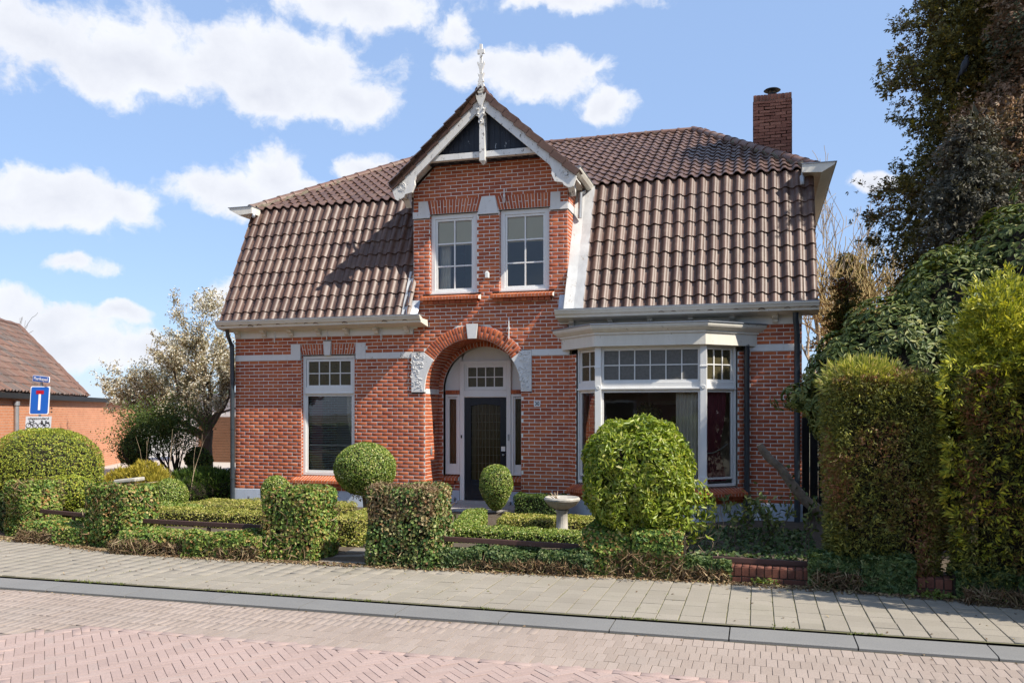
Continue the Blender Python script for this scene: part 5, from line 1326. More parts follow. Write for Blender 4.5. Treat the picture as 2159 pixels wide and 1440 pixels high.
def ivy_run(label, x0, x1, h, n, seed, mat='ivy', dep=.42, size=.040, off=.0):
    t = plant('ivy_hedge', label, 'ivy', ((x0 + x1) / 2, hedge_line((x0 + x1) / 2) + .2, 0)); gs_ = []; m = max(1, int((x1 - x0) / .5))
    core = MB()
    for k in range(m):
        a, b = x0 + (x1 - x0) * k / m, x0 + (x1 - x0) * (k + 1) / m; y = hedge_line((a + b) / 2) + off + random.uniform(-.02, .02); hh = h * random.uniform(.93, 1.06)
        core.box(a, b, y + .09, y + dep - .06, 0, hh - .08)
        P, N = box_pts(a - .02, b + .02, y + .02, y + dep, 0, hh, int(n * 1.8) // m, .045, seed + k, .07, .10, 'yYZ', 0, 4)
        gs_.append(leaf_geo(P, N + np.array([0, -.1, .3]), size, .9, .6))
    core.build('ivy_stems', M['twig'], t); foliage(t, join(*gs_), mat, 'ivy')
    P, N = box_pts(x0, x1, hedge_line((x0 + x1) / 2) + off, hedge_line((x0 + x1) / 2) + dep, 0, h * .6, int(420 * (x1 - x0)), .05, seed, .05, .1, 'y'); foliage(t, twigs(P, N, .16), 'litter', 'dry_stems')
    return t
ivy_run('low clipped ivy between the two leftmost pillars', .05, 1.35, .30, 4500, 20, dep=.55)
ivy_run('low ivy bank left of the path under the brown rail', 2.05, 4.3, .31, 8000, 30)
ivy_run('low ivy bank right of the path under the brown rail', 6.5, 8.45, .25, 7000, 40, 'ivydark')
ivy_run('mixed ivy heap below the big glossy shrub', 8.3, 9.45, .52, 7000, 50, 'ivy', .8)
ivy_run('trailing ivy at the left end of the bare brick wall', 9.3, 9.95, .24, 2200, 60, 'ivydark', .5, .07)
t = ivy_run('dark ivy creeping up the foot of the brown-flecked hedge', 10.75, 11.75, .36, 4200, 70, 'ivydark', .5, .065)
t2 = ivy_run('dark ivy along the foot of the golden conifer hedge', 12.1, 14.2, .30, 5200, 75, 'ivydark', .5, .065)
# ivy flank along the side lane at far left
t = plant('ivy_hedge', 'ivy bank running back along the side lane at the far left', 'ivy', (-1.6, -4.0, 0)); P, N = box_pts(-2.9, -.5, -4.35, -3.85, 0, .5, 4500, .06, 81, .08, .12, 'xXyYZ', -.45); foliage(t, leaf_geo(P, N, .06, .9, .6), 'ivydark', 'ivy')
mb = MB(Frame((-1.7, -4.1, 0), (math.cos(-.45), math.sin(-.45), 0), (-math.sin(-.45), math.cos(-.45), 0))); mb.box(-1.1, 1.1, -.18, .18, 0, .42); mb.build('ivy_stems', M['twig'], t)
t = thing('stone_slab', 'pale weathered stone slab lying on top of an ivy pillar', 'stone', (1.75, -5.0, .86))
mb = MB(Frame((1.70, -5.05, .88), (.96, .12, .10), (-.12, .96, 0))); mb.box(-.17, .17, -.12, .12, -.02, .035); mb.build('slab', plain('pale_stone', (.42, .39, .34), (.28, .26, .22), .9, 8, .5), t, bevel=.015)

# ------------------------------------------------------------------ clipped box and yew
def topiary(name, label, c, rad, n, size, mat, seed, amp=.03, zmin=.01, power=2.0, asp=.62, shape=None, cat='shrub', shell=.10, jit=.65, k=.86):
    t = plant(name, label, cat, (c[0], c[1], 0)); P, N = ball_pts(c, rad, n, amp, shell, seed, zmin, 4.0, power)
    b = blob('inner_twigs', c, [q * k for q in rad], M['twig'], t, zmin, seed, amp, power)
    if shape is not None:
        def sc(p):
            f = shape(p[:, 2])[:, None]; p = p.copy(); p[:, :2] = np.array(c[:2]) + (p[:, :2] - np.array(c[:2])) * f; return p
        P = sc(P); co = np.array([v.co[:] for v in b.data.vertices]); co = sc(co); b.data.vertices.foreach_set('co', co.astype(np.float32).ravel())
    foliage(t, leaf_geo(P, N, size, asp, jit), mat); return t
topiary('yew_dome', 'large clipped yew dome in front of the traffic sign', (-1.50, -3.30, .72), (.86, .84, .86), 26000, .042, 'yew', 91, .02, .01, 2.5, .35, k=.9)
topiary('clipped_shrub', 'small rounded shrub with bare brown base right of the yew dome', (-.62, -3.7, .50), (.46, .40, .32), 6000, .04, 'yew', 92, .05, .22, 2.2, .5)
t = plant('lollipop_box', 'box ball on a bare stem in front of the left wall', 'topiary', (4.13, -2.55, 0)); c = (4.14, -2.55, .93)
P, N = ball_pts(c, (.50, .50, .43), 15000, .02, .08, 93, None, 4); low = P[:, 2] < .72; foliage(t, leaf_geo(P, N, .028, .65, .6), 'box'); blob('inner_twigs', c, (.44, .44, .37), M['twig'], t, None, 93, .02)
P, N = ball_pts((4.14, -2.55, .80), (.36, .36, .38), 900, .05, .2, 94, None); m = P[:, 2] < .62; foliage(t, leaf_geo(P[m], N[m], .05, .3, .9), 'litter', 'dead_leaves')
mb = MB(); mb.tube([(4.10, -2.56, 0), (4.14, -2.55, .3), (4.11, -2.55, .6), (4.14, -2.55, .9)], [.042, .034, .032, .03], 8); mb.build('stem', M['bark'], t, smooth=True)
topiary('box_topiary', 'tapered box topiary standing before the front door', (5.72, -.50, .50), (.30, .30, .42), 9000, .028, 'box', 95, .03, .0, 2.3, .65, lambda z: .55 + .45 * np.clip((z - .05) / .45, 0, 1))
topiary('box_ball', 'box ball on the lawn edge left of the house corner', (-.12, -1.88, .31), (.34, .34, .33), 8000, .028, 'box', 96, .02)
topiary('box_ball', 'small box ball peeping over the ivy pillar left of the path', (2.60, -2.70, .52), (.25, .25, .29), 5500, .028, 'box', 97, .03)
def box_hedge(label, x0, x1, y0, y1, h, n, seed, mat='box', rot=0.0, size=.03, amp=.025):
    t = plant('box_hedge', label, 'hedge', ((x0 + x1) / 2, (y0 + y1) / 2, 0), 'low box hedging of the front garden')
    fr = Frame(((x0 + x1) / 2, (y0 + y1) / 2, 0), (math.cos(rot), math.sin(rot), 0), (-math.sin(rot), math.cos(rot), 0)); mb = MB(fr); a, b = (x1 - x0) / 2, (y1 - y0) / 2; mb.box(-a + .05, a - .05, -b + .05, b - .05, 0, h - .05); mb.build('inner_twigs', M['twig'], t, bevel=.03)
    P, N = box_pts(x0, x1, y0, y1, 0, h, n, amp, seed, .05, .07, 'xXyYZ', rot, 5); foliage(t, leaf_geo(P, N + np.array([0, 0, .2]), size, .6, .6), mat)
box_hedge('low yellow-green box hedge behind the left brown rail', .3, 3.9, -3.45, -2.8, .27, 12000, 101, 'boxyellow', .06)
box_hedge('broad yellowed box hedge under the left window', .35, 3.3, -2.2, -1.1, .24, 12000, 102, 'boxyellow', .03)
box_hedge('short box hedge at the corner of the left bed', -.3, 1.2, -2.75, -2.3, .26, 6000, 103, 'box', -.45)
box_hedge('short yellow-green box hedge left of the path', 4.55, 4.95, -4.6, -3.3, .40, 5500, 104, 'boxyellow', .1)
box_hedge('box hedge behind the right brown rail, front of the bird bath', 6.0, 8.3, -3.85, -3.4, .22, 9500, 105, 'box', -.06)
box_hedge('box hedge slanting back from the path towards the door', 5.75, 6.15, -3.6, -1.6, .25, 7500, 106, 'box', .25)
box_hedge('bright box hedge around the bird bath', 6.3, 7.9, -2.45, -1.75, .22, 8000, 107, 'boxyellow', .12)
box_hedge('dark square box block below the number plate', 6.10, 7.0, -.72, -.28, .40, 6000, 108, 'darkleaf', .03)
box_hedge('low clipped hedge between the leftmost pillars, behind the rail', -.1, 1.3, -4.3, -3.9, .33, 5000, 109, 'box', -.2)
box_hedge('dark low hedge along the side of the house', -4.2, -1.2, 1.6, 2.3, .42, 6000, 110, 'darkleaf', .05, .045)
t = plant('dark_shrub', 'dark feathery shrub against the left house corner', 'shrub', (-1.2, .6, 0)); P, N = ball_pts((-1.25, .5, .2), (.95, .7, .45), 7000, .12, .3, 111, .0); foliage(t, spray_geo(P[:2600], N[:2600] + np.array([0, 0, .5]), .11, 5), 'darkleaf'); blob('inner_twigs', (-1.25, .5, .15), (.8, .6, .36), M['twig'], t, 0)

# ------------------------------------------------------------------ big glossy shrub, path-side plants, bird bath
t = plant('laurel_bush', 'big rounded glossy yellow-green shrub on the garden wall', 'shrub', (8.9, -5.15, 0)); c = (8.88, -5.15, 1.10)
P, N = ball_pts(c, (.60, .60, .66), 22000, .14, .36, 120, .35, 5.5, 2.5); kp_ = lumps(P, 1.0, 77, 8.0) > -.62; P, N = P[kp_], N[kp_]; al = N * .5 + np.array([0, 0, -.35]) + rng.normal(0, .4, N.shape)
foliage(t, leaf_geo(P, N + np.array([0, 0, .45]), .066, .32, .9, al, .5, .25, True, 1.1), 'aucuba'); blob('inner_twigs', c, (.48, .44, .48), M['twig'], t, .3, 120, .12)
P, N = ball_pts((9.15, -5.1, .75), (.62, .5, .5), 1500, .15, .4, 121, .25, 3); foliage(t, leaf_geo(P, N, .085, .3, .7, None, 0, .2, True), 'aucuba', 'lower_leaves')
out = []; tips = []; rs = random.Random(5)
for k in range(7): grow((9.25 + k * .06, -5.05 + .03 * k, .1), (rs.uniform(.2, 1), rs.uniform(-.4, .3), .8), .34, .008, 2, out, tips, rs, .6, .75, .1, (2, 2), 4, .25)
t = plant('bare_twigs', 'tangle of bare pale twigs right of the big glossy shrub', 'shrub', (9.5, -4.9, 0)); branches('twigs', out, M['palebark'], t, 4)
mb = [p[0][-1] for p in tips]; Pn = np.array([tuple(q) for q in mb if random.random() < .35]); foliage(t, leaf_geo(Pn, rng.normal(0, 1, Pn.shape), .09, .35, .5, hexa=True), 'aucuba', 'leaves')
t = plant('path_plants', 'loose spring plants with yellow-green leaves beside the path', 'plant', (5.0, -2.9, 0)); P = np.stack([rng.uniform(4.6, 5.5, 900), rng.uniform(-4.6, -1.8, 900), rng.uniform(.03, .16, 900)], 1)
foliage(t, leaf_geo(P, np.tile([0, -.3, 1.0], (900, 1)), .14, .2, .8), 'grass', 'leaves')
P = np.stack([rng.uniform(4.7, 5.3, 70), rng.uniform(-4.0, -2.2, 70), rng.uniform(.14, .24, 70)], 1); np_mesh('petals', *leaf_geo(P, np.tile([0, -1, .5], (70, 1)), .035, .8, .8), leafmat('lilac_petals', [(0, (.45, .40, .65)), (1, (.7, .66, .8))], .6, .2), t)
bb = thing('bird_bath', 'grey stone bird bath on a fluted pedestal', 'bird bath', (7.45, -2.75, 0)); c = (7.44, -2.75, 0); M['bath'] = plain('bath_stone', (.42, .39, .34), (.24, .23, .20), .9, 9, .7, bscale=50)
mb = MB(); mb.lathe(c, [(.15, 0), (.15, .05), (.12, .06), (.10, .08), (.085, .10), (.08, .36), (.10, .38), (.10, .40)], 40, 14, .10); mb.build('pedestal', M['bath'], bb, smooth=True, sharp=50)
mb = MB(); mb.lathe(c, [(.07, .40), (.11, .42), (.20, .47), (.245, .53)], 48, 22, .10); mb.build('bowl', M['bath'], bb, smooth=True, sharp=50)
mb = MB(); mb.lathe(c, [(.245, .525), (.265, .54), (.27, .565), (.25, .59), (.225, .585), (.20, .555), (.05, .53)], 40); mb.build('rim', M['bath'], bb, smooth=True)
out = []; tips = []; rs = random.Random(9)
for k in range(6): grow((7.40 + rs.uniform(-.06, .06), -2.8, .55), (rs.uniform(-1, 1), rs.uniform(-.4, .4), .6), .14, .007, 0, out, tips, rs)
t = plant('dry_stalks', 'dry brown stalks standing in the bird bath bowl', 'stalks', (7.44, -2.75, .55)); branches('stalks', out, M['palebark'], t, 4)
# path
mb = MB(); mb.poly([(5.08, -5.85, .012), (5.70, -5.85, .012), (5.62, -.3, .012), (4.7, -.3, .012)]); tag(mb.build('garden_path', M['path']), 'worn stone garden path leading to the front door', kind='structure')
# crooked cut limb leaning past the right corner
lb = thing('cut_limb', 'crooked sawn-off limb leaning against the right corner of the house', 'branch', tuple(px(1745, 1100, -2.2)))
pts = [px(*q, -2.2 - .01 * k) for k, q in enumerate([(1790, 1130), (1738, 1084), (1700, 1056), (1668, 1018), (1645, 985), (1622, 966), (1608, 948), (1602, 938)])]
mb = MB(); mb.tube(pts, [.10, .088, .078, .070, .062, .060, .058, .05], 10); mb.build('wood', plain('limb_bark', (.24, .19, .14), (.13, .10, .075), .95, 9, .9, bscale=30, bd=.02), lb, smooth=True); mb = MB(); e = pts[-1]; mb.tube([e + Vector((-.002, -.01, -.002)), e + Vector((-.006, -.012, .006))], .043, 10); mb.build('cut_face', M['palebark'], lb)
P = np.array([tuple(pts[k].lerp(pts[k + 1], random.random()) + Vector((random.gauss(0, .05), random.gauss(0, .05), random.gauss(0, .06)))) for k in range(1, 4) for _ in range(12)]); foliage(lb, leaf_geo(P, rng.normal(0, 1, P.shape), .07, .8, .5), 'ivydark', 'ivy')
out = []; tips = []; rs = random.Random(19)
for k in range(16): grow((rs.uniform(9.2, 10.9), rs.uniform(-3.2, -.9), 0), (rs.uniform(-.4, .4), rs.uniform(-.4, .2), 1), .32, .008, 2, out, tips, rs, .5, .7, .15, (2, 2), 3, .15)
t = plant('undergrowth', 'straggly undergrowth in the shade below the bay and right wall', 'plants', (10.1, -2, 0)); branches('stems', out, M['bark'], t, 4); Pn = np.array([tuple(q[0][-1]) for q in tips]); Pn = np.vstack([Pn + rng.normal(0, .05, Pn.shape) for _ in range(3)]); foliage(t, leaf_geo(Pn, rng.normal(0, 1, Pn.shape) + np.array([0, -.5, .6]), .10, .4, .5, hexa=True), 'rhodo', 'leaves')
P = np.stack([rng.uniform(9.0, 11.0, 2600), rng.uniform(-5.2, -1.2, 2600), rng.uniform(.01, .10, 2600) ** 1.3], 1); foliage(t, leaf_geo(P, np.tile([0, -.2, 1.0], (2600, 1)), .07, .8, .8), 'ivydark', 'ground_ivy')
# ------------------------------------------------------------------ conifer hedges at the right
def hedge(name, label, x0, x1, y0, y1, h, n, seed, mat, size, amp, rot=0, k=4, up=.2, cat='hedge'):
    t = plant(name, label, cat, ((x0 + x1) / 2, (y0 + y1) / 2, 0)); P, N = box_pts(x0, x1, y0, y1, .05, h, n, amp, seed, .16, .22, 'xXyYZ', rot, 2.2)
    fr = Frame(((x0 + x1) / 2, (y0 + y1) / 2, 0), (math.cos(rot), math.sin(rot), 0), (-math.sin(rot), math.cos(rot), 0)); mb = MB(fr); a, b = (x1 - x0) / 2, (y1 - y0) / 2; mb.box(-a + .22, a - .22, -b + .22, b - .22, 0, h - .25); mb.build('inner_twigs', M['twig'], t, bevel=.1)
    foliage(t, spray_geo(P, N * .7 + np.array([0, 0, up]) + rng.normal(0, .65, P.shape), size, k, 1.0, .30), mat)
    return t, P, N
t, P, N = hedge('clipped_hedge', 'tall clipped conifer hedge flecked with brown, beside the bare brick wall', 10.96, 12.06, -5.66, -4.75, 2.26, 24000, 130, 'thuja', .052, .05, -.04)
P, N = ball_pts((11.35, -5.2, 2.2), (.40, .4, .20), 700, .3, .5, 131); foliage(t, spray_geo(P, N + np.array([0, 0, .6]), .10, 6), 'boxyellow', 'fresh_top_growth')
t, P, N = hedge('golden_conifer', 'tall golden-green conifer hedge at the right edge of the picture', 12.22, 14.6, -6.02, -4.8, 2.30, 24000, 132, 'thuja', .065, .12, -.16)
for (c, r, n) in (((12.62, -5.3, 2.45), (.42, .45, .68), 4200), ((13.15, -5.5, 2.35), (.7, .6, .45), 4200), ((14.0, -5.6, 2.4), (.8, .6, .45), 3000), ((12.5, -5.3, 2.0), (.4, .45, .45), 1600)):
    P, N = ball_pts(c, r, n, .38, .6, 133 + n, None, 5); foliage(t, spray_geo(P, N * .7 + np.array([0, 0, .45]) + rng.normal(0, .5, P.shape), .085, 5, .85, .22), 'goldthuja', 'golden_top')
P, N = box_pts(12.12, 14.2, -6.07, -4.8, .4, 2.4, 1300, .1, 137, .02, .2, 'xy', -.16); foliage(t, spray_geo(P, N + np.array([.2, 0, .1]) + rng.normal(0, .4, P.shape), .085, 6, .9, .25), 'goldthuja', 'golden_sprays')
hedge('roadside_hedge', 'conifer hedge continuing along the pavement beyond the golden one', 13.35, 18.0, -7.3, -6.2, 3.5, 5000, 139, 'thuja', .12, .10, -.16)

# rhododendron bank
t = plant('rhododendron', 'wide dark rhododendron with glossy drooping leaves behind the hedges', 'shrub', (12.6, -2.9, 0))
gs_ = []
for k, (c, r, n) in enumerate((((11.42, -3.6, 2.1), (.62, .55, .80), 900), ((11.95, -3.5, 2.15), (.90, .8, 1.20), 1400), ((12.65, -3.3, 2.45), (1.05, .9, 1.40), 1800), ((13.45, -3.2, 2.95), (1.1, .9, 1.50), 1700), ((14.6, -3.0, 3.5), (1.3, 1.1, 2.0), 1000), ((10.86, -3.4, 2.05), (.36, .3, .22), 130))):
    P, N = ball_pts(c, r, n, .12 if n > 200 else .45, .25 if n > 200 else .7, 140 + k, .3, 3); blob('inner_twigs', c, [q * .8 for q in r], M['twig'], t, 0, 140 + k, .12) if n > 200 else None
    for q in range(8):
        a = q * 2 * PI / 8 + rng.random((len(P), 1)) * .5; s = nrm(np.cross(N, rng.normal(0, 1, P.shape))); b = np.cross(N, s)
        d = nrm(s * np.cos(a) + b * np.sin(a) + N * .25 + np.array([0, 0, -.25])); gs_.append(leaf_geo(P + d * .058, nrm(N + d * .2 + np.array([0, 0, .3])), .10, .28, .12, d, 1.0, .15, True))
foliage(t, join(*gs_), 'rhodo')

# tall conifers
def conifer(label, x, y, h, R, mat, seed, nb=420, sites=26, size=.20, z0=.8, tip=None, top=.25, droop=.35, name='conifer_tree', gap=.0):
    t = plant(name, label, 'tree', (x, y, 0)); rs = np.random.default_rng(seed)
    mb = MB(); mb.tube([(x, y, 0), (x + .05, y, h * .5), (x, y, h)], [.22, .14, .02], 10); mb.build('trunk', M['bark'], t, smooth=True)
    Ps, Ds = [], []; out = []
    for k in range(nb):
        f = rs.random() ** .85; z = z0 + (h - z0) * f; prof = (1 - f) ** .62 * (1 - top) + top * (1 - f) ** .2; L = R * prof * rs.uniform(.6, 1.12) * (1 + .25 * math.sin(z * 2.1 + seed)); a = rs.uniform(0, 2 * PI); d = np.array([math.cos(a), math.sin(a), rs.uniform(-.05, .35)])
        tc_ = rs.uniform(.25, 1.0, 6) ** .7; tc_[0] = .98; s = tc_[rs.integers(0, 6, sites)]; off_ = rs.normal(0, 1, (6, 3))[np.searchsorted(np.sort(tc_), s) % 6]; p = np.array([x, y, z]) + d * (s * L)[:, None]; p[:, 2] -= droop * s ** 2 * L * .4
        w = (.03 + .13 * L * (1 - s))[:, None]; p = p + off_ * w + rs.normal(0, .085, p.shape) * np.array([1, 1, .8]); Ps.append(p); Ds.append(np.tile(d + np.array([0, 0, -.05]), (sites, 1)) + rs.normal(0, .55, p.shape))
        if k % 3 == 0: out.append(([Vector((x, y, z)), Vector(tuple(np.array([x, y, z]) + d * L * .5)), Vector(tuple(np.array([x, y, z]) + d * L * .95 - np.array([0, 0, droop * L * .35])))], [.028, .016, .005]))
    tag(branches('boughs', out, M['bark'], t, 5), kind='stuff'); P, D = np.vstack(Ps), np.vstack(Ds)
    foliage(t, spray_geo(P, D + np.array([0, 0, -.15]), size, 4, 1.0, .36, .5), mat, 'crown')
    if R > .8:
        ci = rs.integers(0, len(P), int(2600 * R)); Q = P[ci].copy(); fq = rs.uniform(.15, .72, (len(Q), 1)); Q[:, :2] = np.array([x, y]) + (Q[:, :2] - np.array([x, y])) * fq; tag(foliage(t, leaf_geo(Q, rs.normal(0, 1, Q.shape), .26, .55, 1.0), mat, 'inner_foliage'), kind='stuff')
    if tip:
        m = (rs.random(len(P)) < .05) & (np.abs(P[:, 2] - tip[0]) < tip[1]) & (P[:, 1] < y + .2); tag(foliage(t, spray_geo(P[m] + np.array([0, -.05, .05]), D[m] + np.array([0, 0, .5]), size * .9, 6, .8, .22), 'yellowcon', 'yellow_tips'), kind='stuff')
    return t
conifer('tall dark conifer rising beyond the top of the picture at right', 14.2, 1.75, 12.6, 2.2, 'conifer', 3, 1250, 64, .088, .4, (8.0, 1.3), .42)
conifer('brown withered conifer at the right edge in front of the dark one', 14.75, .25, 9.6, 1.8, 'browncon', 8, 1000, 54, .08, 1.0, None, .42)
conifer('blue-grey conifer between the dark and the brown one', 13.25, -1.3, 6.0, .95, 'bluecon', 29, 380, 40, .08, .6, None, .45)
conifer('dark spreading conifer low behind the rhododendron', 14.0, 1.4, 5.4, 1.9, 'conifer', 13, 520, 56, .088, .3, None, .4)
conifer('small upright bright conifer by the right wall corner', 11.95, 3.2, 4.5, .55, 'thuja', 17, 200, 24, .085, .2, None, .5)
conifer('far conifer between the bare trees', 13.3, 16, 7.2, 1.6, 'conifer', 23, 160, 18, .26, .5)
# crow on a bough
cb = thing('crow', 'black crow perched in the tall dark conifer', 'bird', tuple(px(2034, 150, .2)))
q = px(2034, 138, .2); mb = MB(); up_ = Vector((.25, 0, 1)).normalized()
mb.tube([q + Vector((-.05, 0, -.15)), q + Vector((-.03, 0, -.10)), q + Vector((0, 0, -.02)), q + Vector((.02, 0, .05)), q + Vector((.03, -.005, .085)), q + Vector((.035, -.01, .12)), q + Vector((.03, -.02, .15))], [.012, .03, .062, .055, .036, .038, .012], 12)
mb.tube([q + Vector((.03, -.03, .125)), q + Vector((.03, -.06, .12)), q + Vector((.03, -.085, .112))], [.016, .012, .003], 8); mb.tube([q + Vector((-.04, .02, -.08)), q + Vector((-.09, .05, -.20)), q + Vector((-.10, .06, -.25))], [.03, .022, .015], 6)
mb.tube([q + Vector((0, -.02, -.06)), q + Vector((0, -.03, -.12))], .006, 5); mb.tube([q + Vector((.02, -.02, -.06)), q + Vector((.025, -.03, -.12))], .006, 5)
mb.build('body', plain('crow_feathers', (.008, .008, .011), (.015, .015, .02), .4, 20, .3), cb, smooth=True)

# ------------------------------------------------------------------ bare trees behind, magnolia and shrubs at left
def bare_tree(label, x, y, L, r, depth, seed, mat, lean=(0, 0, 1), spread=.5, kids=(2, 3), name='bare_tree', stems=1, up=.12, leaf=None, shrink=.74):
    t = plant(name, label, 'tree', (x, y, 0)); out = []; tips = []; rs = random.Random(seed)
    for k in range(stems): grow((x + rs.uniform(-.2, .2) * (stems > 1), y, 0), (lean[0] + rs.uniform(-.3, .3) * (stems > 1), lean[1] + rs.uniform(-.3, .3) * (stems > 1), lean[2]), L, r, depth, out, tips, rs, spread, shrink, up, kids, 4, .12, minr=.010)
    branches('branches', out, M[mat], t, 7); return t, tips
bare_tree('tall bare tree behind the chimney side of the house', 12.3, 12.4, 3.3, .16, 6, 42, 'palebark', (.05, 0, 1), .42, (2, 3), up=.25)
bare_tree('ochre-twigged bare tree between house and conifers', 13.0, 8.4, 2.2, .12, 6, 7, 'yellowtwig', (-.05, 0, 1), .52, (3, 3), shrink=.77)
bare_tree('second ochre-twigged bare tree close behind the roof edge', 12.4, 7.2, 1.9, .09, 6, 77, 'yellowtwig', (.05, 0, 1), .55, (3, 3), shrink=.77)
bare_tree('third ochre-twigged bare tree low beside the upright conifer', 12.9, 6.0, 1.7, .09, 6, 99, 'yellowtwig', (-.1, 0, 1), .6, (3, 3), shrink=.77)
bare_tree('far bare tree low behind the conifers', 15.2, 22, 2.6, .16, 6, 12, 'bark', (0, 0, 1), .5, (2, 3))
bare_tree('thin bare tree at the left edge behind the neighbouring roof', -20.6, 12, 2.3, .08, 5, 3, 'bark', (.25, 0, 1), .5, (2, 3))
# magnolia in blossom
t = plant('magnolia_tree', 'magnolia tree full of white blossom left of the house', 'tree', (-4.95, 5.9, 0)); out = []; tips = []; rs = random.Random(21)
mb = MB(); mb.tube([(-4.95, 5.9, 0), (-4.93, 5.9, .35), (-4.95, 5.9, .9), (-4.9, 5.9, 1.35)], [.22, .17, .155, .15], 10); mb.build('trunk', M['bark'], t, smooth=True)
for k, (dx, dy, dz_, L) in enumerate(((-.15, .1, 1, 1.50), (-.75, -.1, .62, 1.35), (-1.0, .2, .34, 1.40), (-1.0, -.25, .55, 1.35), (.55, -.1, .9, 1.15), (.1, -.6, .8, 1.0), (-.4, .5, .8, 1.1), (.35, .4, .8, 1.05), (-.02, 0, 1.2, 1.45), (.25, -.1, 1.2, 1.45), (-.9, .3, .5, 1.0), (.75, .1, .5, .85), (-.6, -.3, .9, 1.2))):
    grow((-4.93, 5.9, 1.0 + .05 * k), (dx, dy, dz_), L, .07, 4, out, tips, rs, .50, .72, .08, (2, 3), 4, .14)
branches('branches', out, M['bark'], t, 6)
P = []; print('magnolia tips', len(tips))
for pts, d in tips:
    for _ in range(26): a = rs.randrange(len(pts) - 1); q = pts[a].lerp(pts[a + 1], rs.random()); P.append((q.x + rs.gauss(0, .06), q.y + rs.gauss(0, .06), q.z + rs.gauss(0, .05)))
P = np.array(P); P = P[P[:, 2] > 1.25]
for k, (cc, rr, nn) in enumerate((((-5.0, 5.9, 3.6), (1.25, 1.0, 1.5), 2200), ((-6.2, 5.8, 2.7), (1.45, .9, .85), 3600), ((-4.25, 5.8, 3.1), (.9, .8, 1.3), 1800), ((-4.85, 5.9, 4.9), (.6, .55, .6), 1100), ((-7.5, 5.7, 2.4), (.85, .6, .55), 1700), ((-5.6, 5.6, 2.1), (1.2, .8, .55), 2200))):
    D_ = nrm(rng.normal(0, 1, (nn, 3))); Q = np.array(cc) + D_ * np.array(rr) * (rng.random((nn, 1)) ** .5) * (1 + lumps(D_, .25, 300 + k, 4))[:, None]; P = np.vstack([P, Q[lumps(Q, 1.0, 310 + k, 3.2) > -.05]])
if len(P) > 42000: P = P[rng.choice(len(P), 42000, replace=False)]
g1 = leaf_geo(P, rng.normal(0, 1, P.shape) + np.array([.3, -.2, .7]), .062, .6, .6); g2 = leaf_geo(P + rng.normal(0, .025, P.shape), rng.normal(0, 1, P.shape), .055, .55, .6); foliage(t, join(g1, g2), 'blossom', 'blossom')
# spreading dark shrub below it
t = plant('spreading_shrub', 'dark leafy shrub with arching bare stems left of the magnolia', 'shrub', (-4.5, 3.7, 0)); out = []; tips = []; rs = random.Random(33)
for k in range(13): grow((-4.35 + rs.uniform(-.15, .15), 3.7, .0), (rs.uniform(-1.25, .35), rs.uniform(-.4, .4), .9), .95, .026, 3, out, tips, rs, .45, .68, .08, (2, 3), 4, .10)
branches('stems', out, M['twig'], t, 5); P = np.array([tuple(q[0][-1]) for q in tips]); P = np.vstack([P + rng.normal(0, .17, P.shape) for _ in range(34)]); m = P[:, 2] > .7; foliage(t, leaf_geo(P[m], rng.normal(0, 1, P[m].shape) + np.array([.3, -.2, .8]), .07, .42, .6), 'midleaf')
topiary('dark_evergreen', 'dark rounded evergreen under the arching shrub', (-5.15, 3.2, .85), (.36, .36, .42), 3500, .05, 'darkleaf', 151, .25, .25)
topiary('evergreen_ball', 'small ragged evergreen ball on thin stems beside the magnolia trunk', (-4.05, 4.3, .62), (.36, .34, .30), 2600, .06, 'darkleaf', 152, .12, .2, shell=.3)
t = plant('yellow_shrub', 'fluffy yellow-green shrub behind the pillar with the stone slab', 'shrub', (-1.1, -1.6, 0))
for k, (c, r) in enumerate((((-.75, -1.7, .45), (.42, .35, .42)), ((-1.35, -1.5, .38), (.5, .4, .38)), ((-.45, -1.95, .34), (.3, .3, .34)))):
    P, N = ball_pts(c, r, 1500, .15, .4, 160 + k, .05); foliage(t, spray_geo(P, N * .5 + np.array([0, 0, .8]), .10, 6), 'yellowshrub'); blob('inner_twigs', c, [q * .75 for q in r], M['twig'], t, 0)
topiary('evergreen_clump', 'dark evergreen clump at the left house corner pipe', (-.95, 2.4, 1.0), (.32, .35, .75), 2200, .09, 'darkleaf', 155, .2, .1, shell=.4)
out = []; tips = []; rs = random.Random(61)
for k in range(4): grow((-1.9 + k * .3, -1.0 + .3 * k, 0), (rs.uniform(-.1, .1), 0, 1), .8, .010, 2, out, tips, rs, .3, .6, .3, (1, 2), 4, .08)
t = plant('bare_sapling', 'few thin bare saplings in front of the orange wall', 'sapling', (-1.5, -.5, 0)); branches('stems', out, M['palebark'], t, 4)

# ------------------------------------------------------------------ neighbouring building and garages
W0 = Vector((-6.91, .79, 0)); wd = Vector((-.453, .892, 0)).normalized(); wn = Vector((-wd.y, wd.x, 0))     # into the building
M['orangewall'] = brickwall_mat('orange_brickwork', (.60, .25, .125), (.53, .205, .10), (.55, .38, .28), 1.0, angle=math.atan2(wd.y, wd.x))
nb_ = thing('neighbour_building', 'low orange brick building with mottled tiled roof behind the sign', 'building', tuple(W0 + wd * 3))
fr = Frame(W0, wd, wn); mb = MB(fr); mb.box(-9, 13, 0, 7, 0, 2.22); mb.build('wall', M['orangewall'], nb_)
mb = MB(fr); mb.box(-9.2, 13.1, -.14, .02, 2.19, 2.32); mb.build('fascia', M['iron'], nb_)
mb = MB(fr); mb.box(6.0, 13.1, .02, 7, 2.222, 2.31); mb.build('flat_roof', M['zinc'], nb_)
ez, rz, rw = 2.33, 4.75, 3.0
